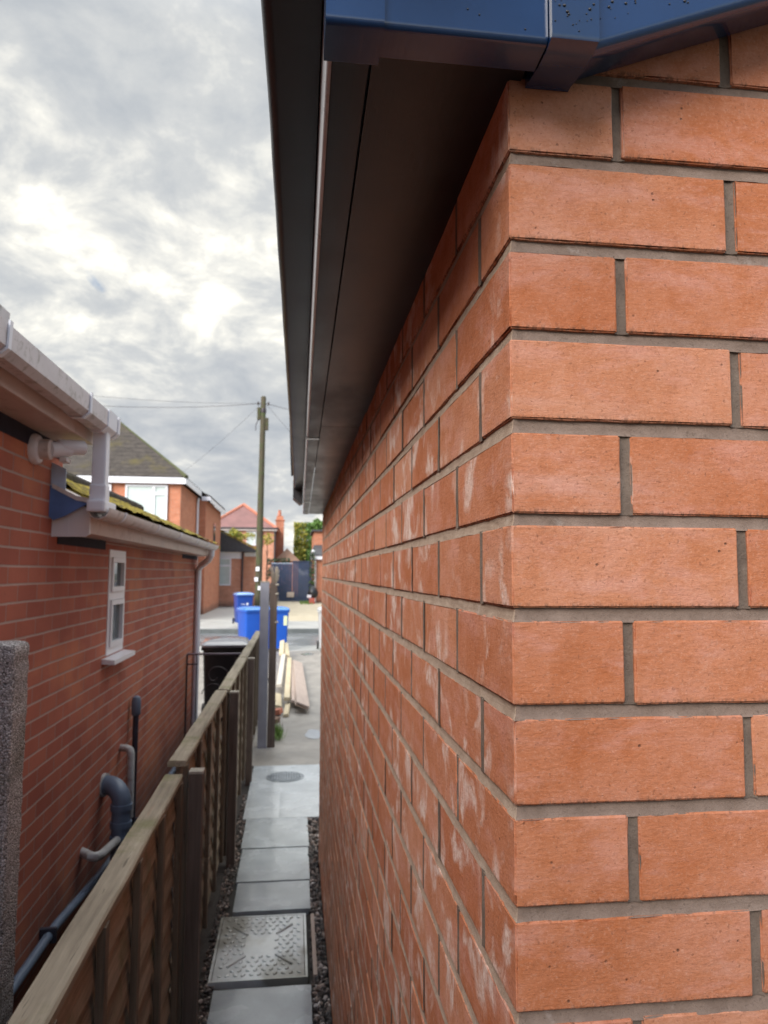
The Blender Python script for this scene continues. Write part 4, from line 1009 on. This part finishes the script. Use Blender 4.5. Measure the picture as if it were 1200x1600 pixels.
# ================================================================ FAR HOUSES
def poly(mb, pts, mi=0): mb.f([mb.v(p) for p in pts], mi)
def hip_roof(mb, x0, x1, y0, y1, ze, pitch, ov=.3):
    x0 -= ov; x1 += ov; y0 -= ov; y1 += ov; wx, wy = x1-x0, y1-y0; h = min(wx, wy)/2*tan(pitch)
    if wx > wy: a, b = (x0+wy/2, (y0+y1)/2), (x1-wy/2, (y0+y1)/2)
    else: a, b = ((x0+x1)/2, y0+wx/2), ((x0+x1)/2, y1-wx/2)
    A = (a[0], a[1], ze+h); B = (b[0], b[1], ze+h); c = [(x0, y0, ze), (x1, y0, ze), (x1, y1, ze), (x0, y1, ze)]
    if wx > wy: fs = [[c[0], c[1], B, A], [c[1], c[2], B], [c[2], c[3], A, B], [c[3], c[0], A]]
    else: fs = [[c[0], c[1], A], [c[1], c[2], B, A], [c[2], c[3], B], [c[3], c[0], A, B]]
    for f in fs: poly(mb, f)
    poly(mb, [(p[0], p[1], ze-.02) for p in c][::-1])
    return A, B, c
def window_y(parent, y, x0, x1, z0, z1, split=None, transom=None, pane='net_glass', fw_=.07):
    m = MB(); frame_rect(m, 'y', y, x0, x1, z0, z1, fw_, -.05, .03)
    cols = [x0+fw_]+([split] if split else [])+[x1-fw_]; panes = []
    if split: m.box(split-.05, split+.05, y-.05, y+.03, z0+fw_, z1-fw_)
    if transom: m.box((split or x0+fw_)+.05 if split else x0+fw_, x1-fw_, y-.052, y+.03, transom-.05, transom+.05)
    w_ = m.build('window', 'white', parent)
    xs_ = [(x0+fw_, (split-.05) if split else x1-fw_)]+([(split+.05, x1-fw_)] if split else [])
    for k, (a, b) in enumerate(xs_):
        zz_ = [(z0+fw_, z1-fw_)]
        if transom and (k == 1 or not split): zz_ = [(z0+fw_, transom-.05), (transom+.05, z1-fw_)]
        for c, d in zz_:
            m = MB(); m.box(a, b, y-.01, y+.0, c, d); m.build('pane', pane, w_)
    return w_
# house with dark mossy hip roof
ha = thing('hipped_house', 'two storey brick house with dark mossy hipped roof and white fascia', 'house', (-8, 31, 0))
ax0, ax1, ay0, ay1 = -14, -4.45, 27, 38.2
mb = MB(); mb.box(ax0, ax1, ay0, ay1, .08, 5.20); mb.box(ax1, -4.06, 31.5, 38.0, .08, 5.05); mb.build('wall', 'far_brick', ha)
mb = MB(); A, B, c = hip_roof(mb, ax0, ax1, ay0, ay1, 5.42, R(39), .22); rA = mb.build('roof', 'oldroof', ha)
mb = MB(); mb.prism([(ax1+.2, 31.4, 5.40), (-3.86, 31.4, 5.10), (-3.86, 31.4, 5.22), (ax1-.4, 31.4, 5.62)], (0, 6.8, 0)); mb.build('roof', 'oldroof', ha, label='lower side slope over the projecting bay')
mb = MB()
for p_, q_ in ((c[1], B), (c[0], A)): mb.tube([p_, q_], .09, 8)
mb.build('ridge_tiles', 'moss_dark', rA)
mb = MB(); mb.box(ax0-.2, ax1+.2, ay0-.225, ay0-.195, 5.17, 5.40); mb.box(ax1+.19, ax1+.22, ay0-.195, 31.35, 5.17, 5.40); mb.box(-3.86, -3.84, 31.38, 38.2, 4.93, 5.13); mb.box(ax1+.22, -3.86, 31.36, 31.385, 5.0, 5.18); mb.build('fascia', 'white', ha)
window_y(ha, 26.96, -6.44, -4.92, 3.72, 5.13, -5.42, 4.80)
window_y(ha, 26.96, -9.4, -6.95, 3.72, 5.13, -8.0, 4.80)
mb = MB(); mb.tube([(-4.35, 31.3, 5.1), (-4.38, 31.3, 4.9), (-4.38, 31.3, .2)], .05, 8); mb.build('downpipe', 'white', ha)
mb = MB(); mb.box(-4.055, -4.03, 34.6, 35.3, 2.9, 4.25); mb.build('window', 'glass', ha)
# single storey extension
xt = thing('extension', 'low orange brick extension with big white window and dark sloping roof', 'building', (-3.9, 39, 0))
xy = 38.6
mb = MB(); mb.box(-6.2, -2.92, xy, 44, .1, 2.98); mb.box(-2.919, -2.27, xy+.35, 44, .1, 2.92); mb.build('wall', 'far_brick_pale', xt)
mb = MB(); mb.prism([(-6.6, xy-.35, 3.02), (-2.15, xy-.35, 2.98), (-2.15, xy-.35, 3.07), (-5.0, xy-.35, 4.50), (-6.6, xy-.35, 4.50)], (0, 5.9, 0)); mb.build('roof', 'slate', xt, label='dark roof with sloping verge')
mb = MB(); mb.prism([(-2.10, xy-.40, 3.06), (-2.10, xy-.40, 3.16), (-5.0, xy-.40, 4.62), (-5.0, xy-.40, 4.50)], (0, .5, 0)); mb.build('mossy_verge', 'moss', xt)
mb = MB(); mb.box(-6.2, -2.99, xy-.02, xy-.004, 2.62, 2.98); mb.box(-2.86, -2.24, xy+.30, xy+.33, 2.75, 2.97); mb.build('fascia', 'white', xt)
window_y(xt, xy-.03, -5.6, -3.52, 1.20, 2.66, -4.34, 2.25)
mb = MB(); mb.tube([(-2.93, xy-.08, .15), (-2.93, xy-.08, 2.95)], .055, 8); mb.build('downpipe', 'iron', xt)
# rosy-roofed house farther back
hb = thing('pink_roofed_house', 'distant salmon brick house with rosy hipped roof and brick chimney', 'house', (-4, 57, 0))
mb = MB(); mb.box(-6.9, -1.72, 54, 62, .1, 5.12); mb.build('wall', 'far_brick_pale', hb)
mb = MB(); A, B, c = hip_roof(mb, -6.6, -1.72, 54, 62, 5.18, R(37), .2); rB = mb.build('roof', 'roof_pink', hb)
mb = MB()
for p_, q_ in ((c[1], A), (c[0], A), (A, B)): mb.tube([p_, q_], .13, 8)
mb.build('ridge_tiles', 'roof_red', rB)
mb = MB(); mb.box(-6.95, -1.5, 53.76, 53.79, 5.0, 5.17); mb.build('fascia', 'dirty_white', hb)
mb = MB(); mb.tube([(-6.9, 53.7, 5.18), (-1.45, 53.7, 5.18)], .06, 8); mb.tube([(-1.40, 53.7, 5.16), (-1.40, 61, 5.16)], .06, 8); mb.build('gutter', 'iron', hb)
window_y(hb, 53.95, -5.95, -4.75, 3.9, 4.95, -5.35); window_y(hb, 53.95, -3.75, -2.55, 3.9, 4.95, -3.15)
ch = MB(); ch.box(-1.70, -1.06, 57.6, 58.6, .1, 6.05); ch.box(-1.76, -1.00, 57.54, 58.66, 6.051, 6.13); ch.box(-1.66, -1.12, 57.64, 58.5, 6.131, 6.42); ch = ch.build('chimney', 'far_brick', hb)
mb = MB(); mb.lathe([(.13, 6.421), (.15, 6.5), (.11, 6.85), (.13, 6.9)], (-1.42, 57.9, 0), 'Z', 14); mb.build('chimney_pot', 'roof_red', ch)
mb = MB(); mb.tube([(-1.66, 53.9, 5.0), (-1.66, 53.9, .2)], .07, 8); mb.build('downpipe', 'iron', hb)
# low brown garage roof
gr = thing('brown_roof_garage', 'low outhouse with brown hipped roof behind the navy gate', 'garage', (-.6, 57, 0))
mb = MB(); mb.box(-1.65, .15, 55, 59, .1, 2.72); mb.build('wall', 'far_brick_pale', gr)
mb = MB(); hip_roof(mb, -1.62, .12, 55, 59, 2.76, R(45), .15); mb.build('roof', 'roof_brown', gr)
# house at the right margin
hc = thing('corner_house', 'red brick house corner with white trim at the end of the alley', 'house', (2, 45, 0))
mb = MB(); mb.box(.92, 7, 44.4, 52, .1, 2.75); mb.box(1.05, 7, 46, 52, 2.751, 4.55); mb.build('wall', 'far_brick', hc)
mb = MB(); mb.prism([(.75, 44.2, 2.93), (7, 44.2, 2.93), (7, 46, 3.62), (1.05, 46, 3.62)], (0, 0, .06)); mb.build('roof', 'slate', hc)
mb = MB(); mb.box(.80, 7, 44.17, 44.2, 2.72, 2.92); mb.build('fascia', 'white', hc)
mb = MB(); mb.box(.9, 7.2, 45.8, 52.2, 4.551, 4.66); mb.build('upper_roof', 'slate', hc)
mb = MB(); mb.tube([(1.10, 44.33, .1), (1.10, 44.33, 2.7)], .07, 8); mb.build('downpipe', 'dirty_white', hc)
mb = MB(); mb.lathe([(.02, -.1), (.12, -.04), (.13, .03), (.06, .1)], (.95, 44.0, 3.2), 'Z', 12); mb.build('floodlight', 'white', hc)
# navy gate
ng = thing('navy_gate', 'broad dark navy boarded double gate closing the far driveway', 'gate', (-.3, 46, 0))
for (x0, x1, h) in ((-1.62, -.30, 2.46), (-.28, .94, 2.60)):
    mb = MB(); n = 8; wd = (x1-x0)/n
    for i in range(n): mb.box(x0+i*wd, x0+(i+1)*wd-.012, 46+(.012 if i % 2 else 0), 46.05, .09, h)
    lf = mb.build('leaf', 'navy_gate', ng)
    mb = MB(); mb.box(x0, x1, 45.97, 46.06, h+.002, h+.05); mb.build('rail', 'lead' if x0 < -1 else 'navy_gate', lf)
mb = MB(); mb.box(-.62, -.18, 45.93, 45.97, .34, .66, bev=.01); mb.build('notice_plate', 'dry', ng)
# clutter by the corner house
rb = MB(); rb.lathe([(.20, 0), (.30, .10), (.33, .32), (.24, .52), (.10, .66), (.05, .74)], (.95, 43.2, .40), 'Z', 14); tag(rb.build('rubbish_bag', 'black_bin', smooth=True), 'black rubbish bag heaped against the corner house', 'rubbish bag')
rx = MB(); rx.box(.72, 1.05, 42.6, 42.95, .065, .40, bev=.03); rx = rx.build('plastic_crate', 'red'); tag(rx, 'red plastic crate under the black rubbish bag', 'crate')
wb = MB(); wb.box(.60, .85, 42.9, 43.2, .41, .58, bev=.04); tag(wb.build('white_parcel', 'white'), 'small white parcel lying on the red crate', 'parcel')

# ================================================================ TREES AND PLANTS
def foliage(mb, c, rad, n, size, seed, mi_of=None, flat=.0, box=False, hole=.0):
    rnd = random.Random(seed); c = Vector(c)
    made = 0
    while made < n:
        p = Vector((rnd.uniform(-1, 1), rnd.uniform(-1, 1), rnd.uniform(-1, 1)))
        if not box and p.length > 1: continue
        q = Vector((p.x*rad[0], p.y*rad[1], p.z*rad[2]))+c
        if noise.noise(q*(1.5/max(rad[0], .3))+Vector((seed, 0, 0))) < hole-.12: continue
        if not box and p.length > .75+.3*noise.noise(q*2.2): continue
        s_ = size*rnd.uniform(.5, 1.3); a = Vector((rnd.gauss(0, 1), rnd.gauss(0, 1), rnd.gauss(0, 1))).normalized(); b = a.cross(Vector((rnd.gauss(0, 1), rnd.gauss(0, 1), rnd.gauss(0, 1)))).normalized()
        mi = 0 if mi_of is None else mi_of(q, rnd)
        mb.f([mb.v(q-a*s_), mb.v(q-b*s_*.45), mb.v(q+a*s_), mb.v(q+b*s_*.45)], mi); made += 1
def limbs(mb, base, top, r, n, spread, seed):
    rnd = random.Random(seed); base = Vector(base); top = Vector(top); mb.tube([base, base.lerp(top, .5), top], [r, r*.75, r*.3], 9)
    for k in range(n):
        t = rnd.uniform(.35, .9); p = base.lerp(top, t); a = rnd.uniform(0, 6.3); q = p+Vector((cos(a), sin(a), rnd.uniform(.3, .9)))*spread*rnd.uniform(.5, 1); mb.tube([p, p.lerp(q, .5)+Vector((0, 0, .05)), q], [r*.4, r*.25, r*.1], 6)
tr = thing('tall_tree', 'tall clipped yellow green tree rising behind the navy gate', 'tree', (1.2, 60, 0))
mb = MB(); limbs(mb, (1.2, 60, 0), (1.2, 60, 6), .2, 9, 1.0, 4); mb.build('trunk', 'bark', tr)
mb = MB(); mix3 = lambda q, rnd: 1 if q.x > .75+.35*noise.noise(q*1.3) or rnd.random() < .22 else 0
foliage(mb, (.72, 60, 4.3), (.95, .9, 1.75), 5200, .13, 31, mix3, box=True, hole=-.3)
foliage(mb, (1.8, 60, 5.3), (1.0, 1.0, 1.3), 1500, .13, 32, lambda q, r: 1, hole=.05)
foliage(mb, (.5, 60, 2.9), (1.1, 1.0, 1.2), 2000, .12, 33, lambda q, r: 1)
mb.build('crown', ['leaf_yellow', 'leaf_green'], tr, recalc=False)
t2 = thing('street_tree', 'small autumn yellow tree in front of the rosy roofed house', 'tree', (-4.15, 48, 0))
mb = MB(); limbs(mb, (-4.15, 48, 0), (-4.15, 48, 4.3), .09, 9, .6, 9); mb.build('trunk', 'bark', t2)
mb = MB(); foliage(mb, (-4.15, 48, 4.1), (.75, .8, .95), 1500, .075, 41, lambda q, r: 1 if r.random() < .25 else 0, hole=-.1); foliage(mb, (-3.2, 48.3, 4.3), (.5, .5, .45), 260, .07, 42, hole=0); mb.build('crown', ['leaf_yellow', 'leaf_green'], t2, recalc=False)
t3 = thing('slim_tree', 'slim thin yellowing tree right of the telegraph pole', 'tree', (-1.95, 47, 0))
mb = MB(); limbs(mb, (-1.95, 47, 0), (-1.95, 47, 4.2), .06, 8, .5, 19); mb.build('trunk', 'bark', t3)
mb = MB(); foliage(mb, (-1.9, 47, 4.1), (.55, .55, .5), 380, .065, 51, hole=.0); mb.build('crown', 'leaf_yellow', t3, recalc=False)
p1 = thing('pampas_clump', 'pale feathery dry clump beside the telegraph pole', 'plant', (-1.35, 43, 0))
mb = MB(); rnd = random.Random(6)
for _ in range(90):
    a = rnd.uniform(0, 6.3); l = rnd.uniform(.05, .3); mb.tube([(-1.35+rnd.gauss(0, .1), 43+rnd.gauss(0, .1), .05), (-1.35+cos(a)*l*.5, 43+sin(a)*l*.5, 1.3), (-1.35+cos(a)*l, 43+sin(a)*l, rnd.uniform(1.5, 2.3))], [.010, .010, .018], 4)
mb.build('stems', 'dry', p1)
hd = thing('garden_hedge', 'dark green hedge top showing above the navy gate', 'hedge', (-1.2, 50, 0))
mb = MB(); foliage(mb, (-1.25, 50, 1.5), (.75, .4, 1.38), 1500, .09, 61, box=True); mb.build('foliage', 'leaf_dark', hd, recalc=False)
iv = thing('climbing_ivy', 'dark climber with bright leaves between navy gate and corner house', 'plant', (.98, 44.2, 0))
mb = MB(); foliage(mb, (.90, 44.0, 1.9), (.16, .18, 1.45), 520, .07, 71, lambda q, r: 1 if r.random() < .12 else 0, box=True); mb.build('foliage', ['leaf_dark', 'leaf_green'], iv, recalc=False)
mb = MB(); mb.tube([(.9, 44.1, .05), (.93, 44.12, 1.6), (.9, 44.1, 3.2)], [.04, .03, .015], 7); mb.build('stem', 'bark', iv)
vg = MB(); rnd = random.Random(8)
for _ in range(260):
    x = rnd.uniform(.2, .9); y = rnd.uniform(41.8, 45.6); h = rnd.uniform(.05, .16); a = rnd.uniform(0, 6.3); s_ = Vector((cos(a)*.02, sin(a)*.02, 0)); p = Vector((x, y, .06)); v_ = [vg.v(p-s_), vg.v(p+s_), vg.v(p+Vector((cos(a)*.05, sin(a)*.05, h)))]; vg.f(v_)
o = vg.build('grass', 'grass', recalc=False, kind='stuff'); tag(o, 'thin grass at the foot of the navy gate', 'grass')
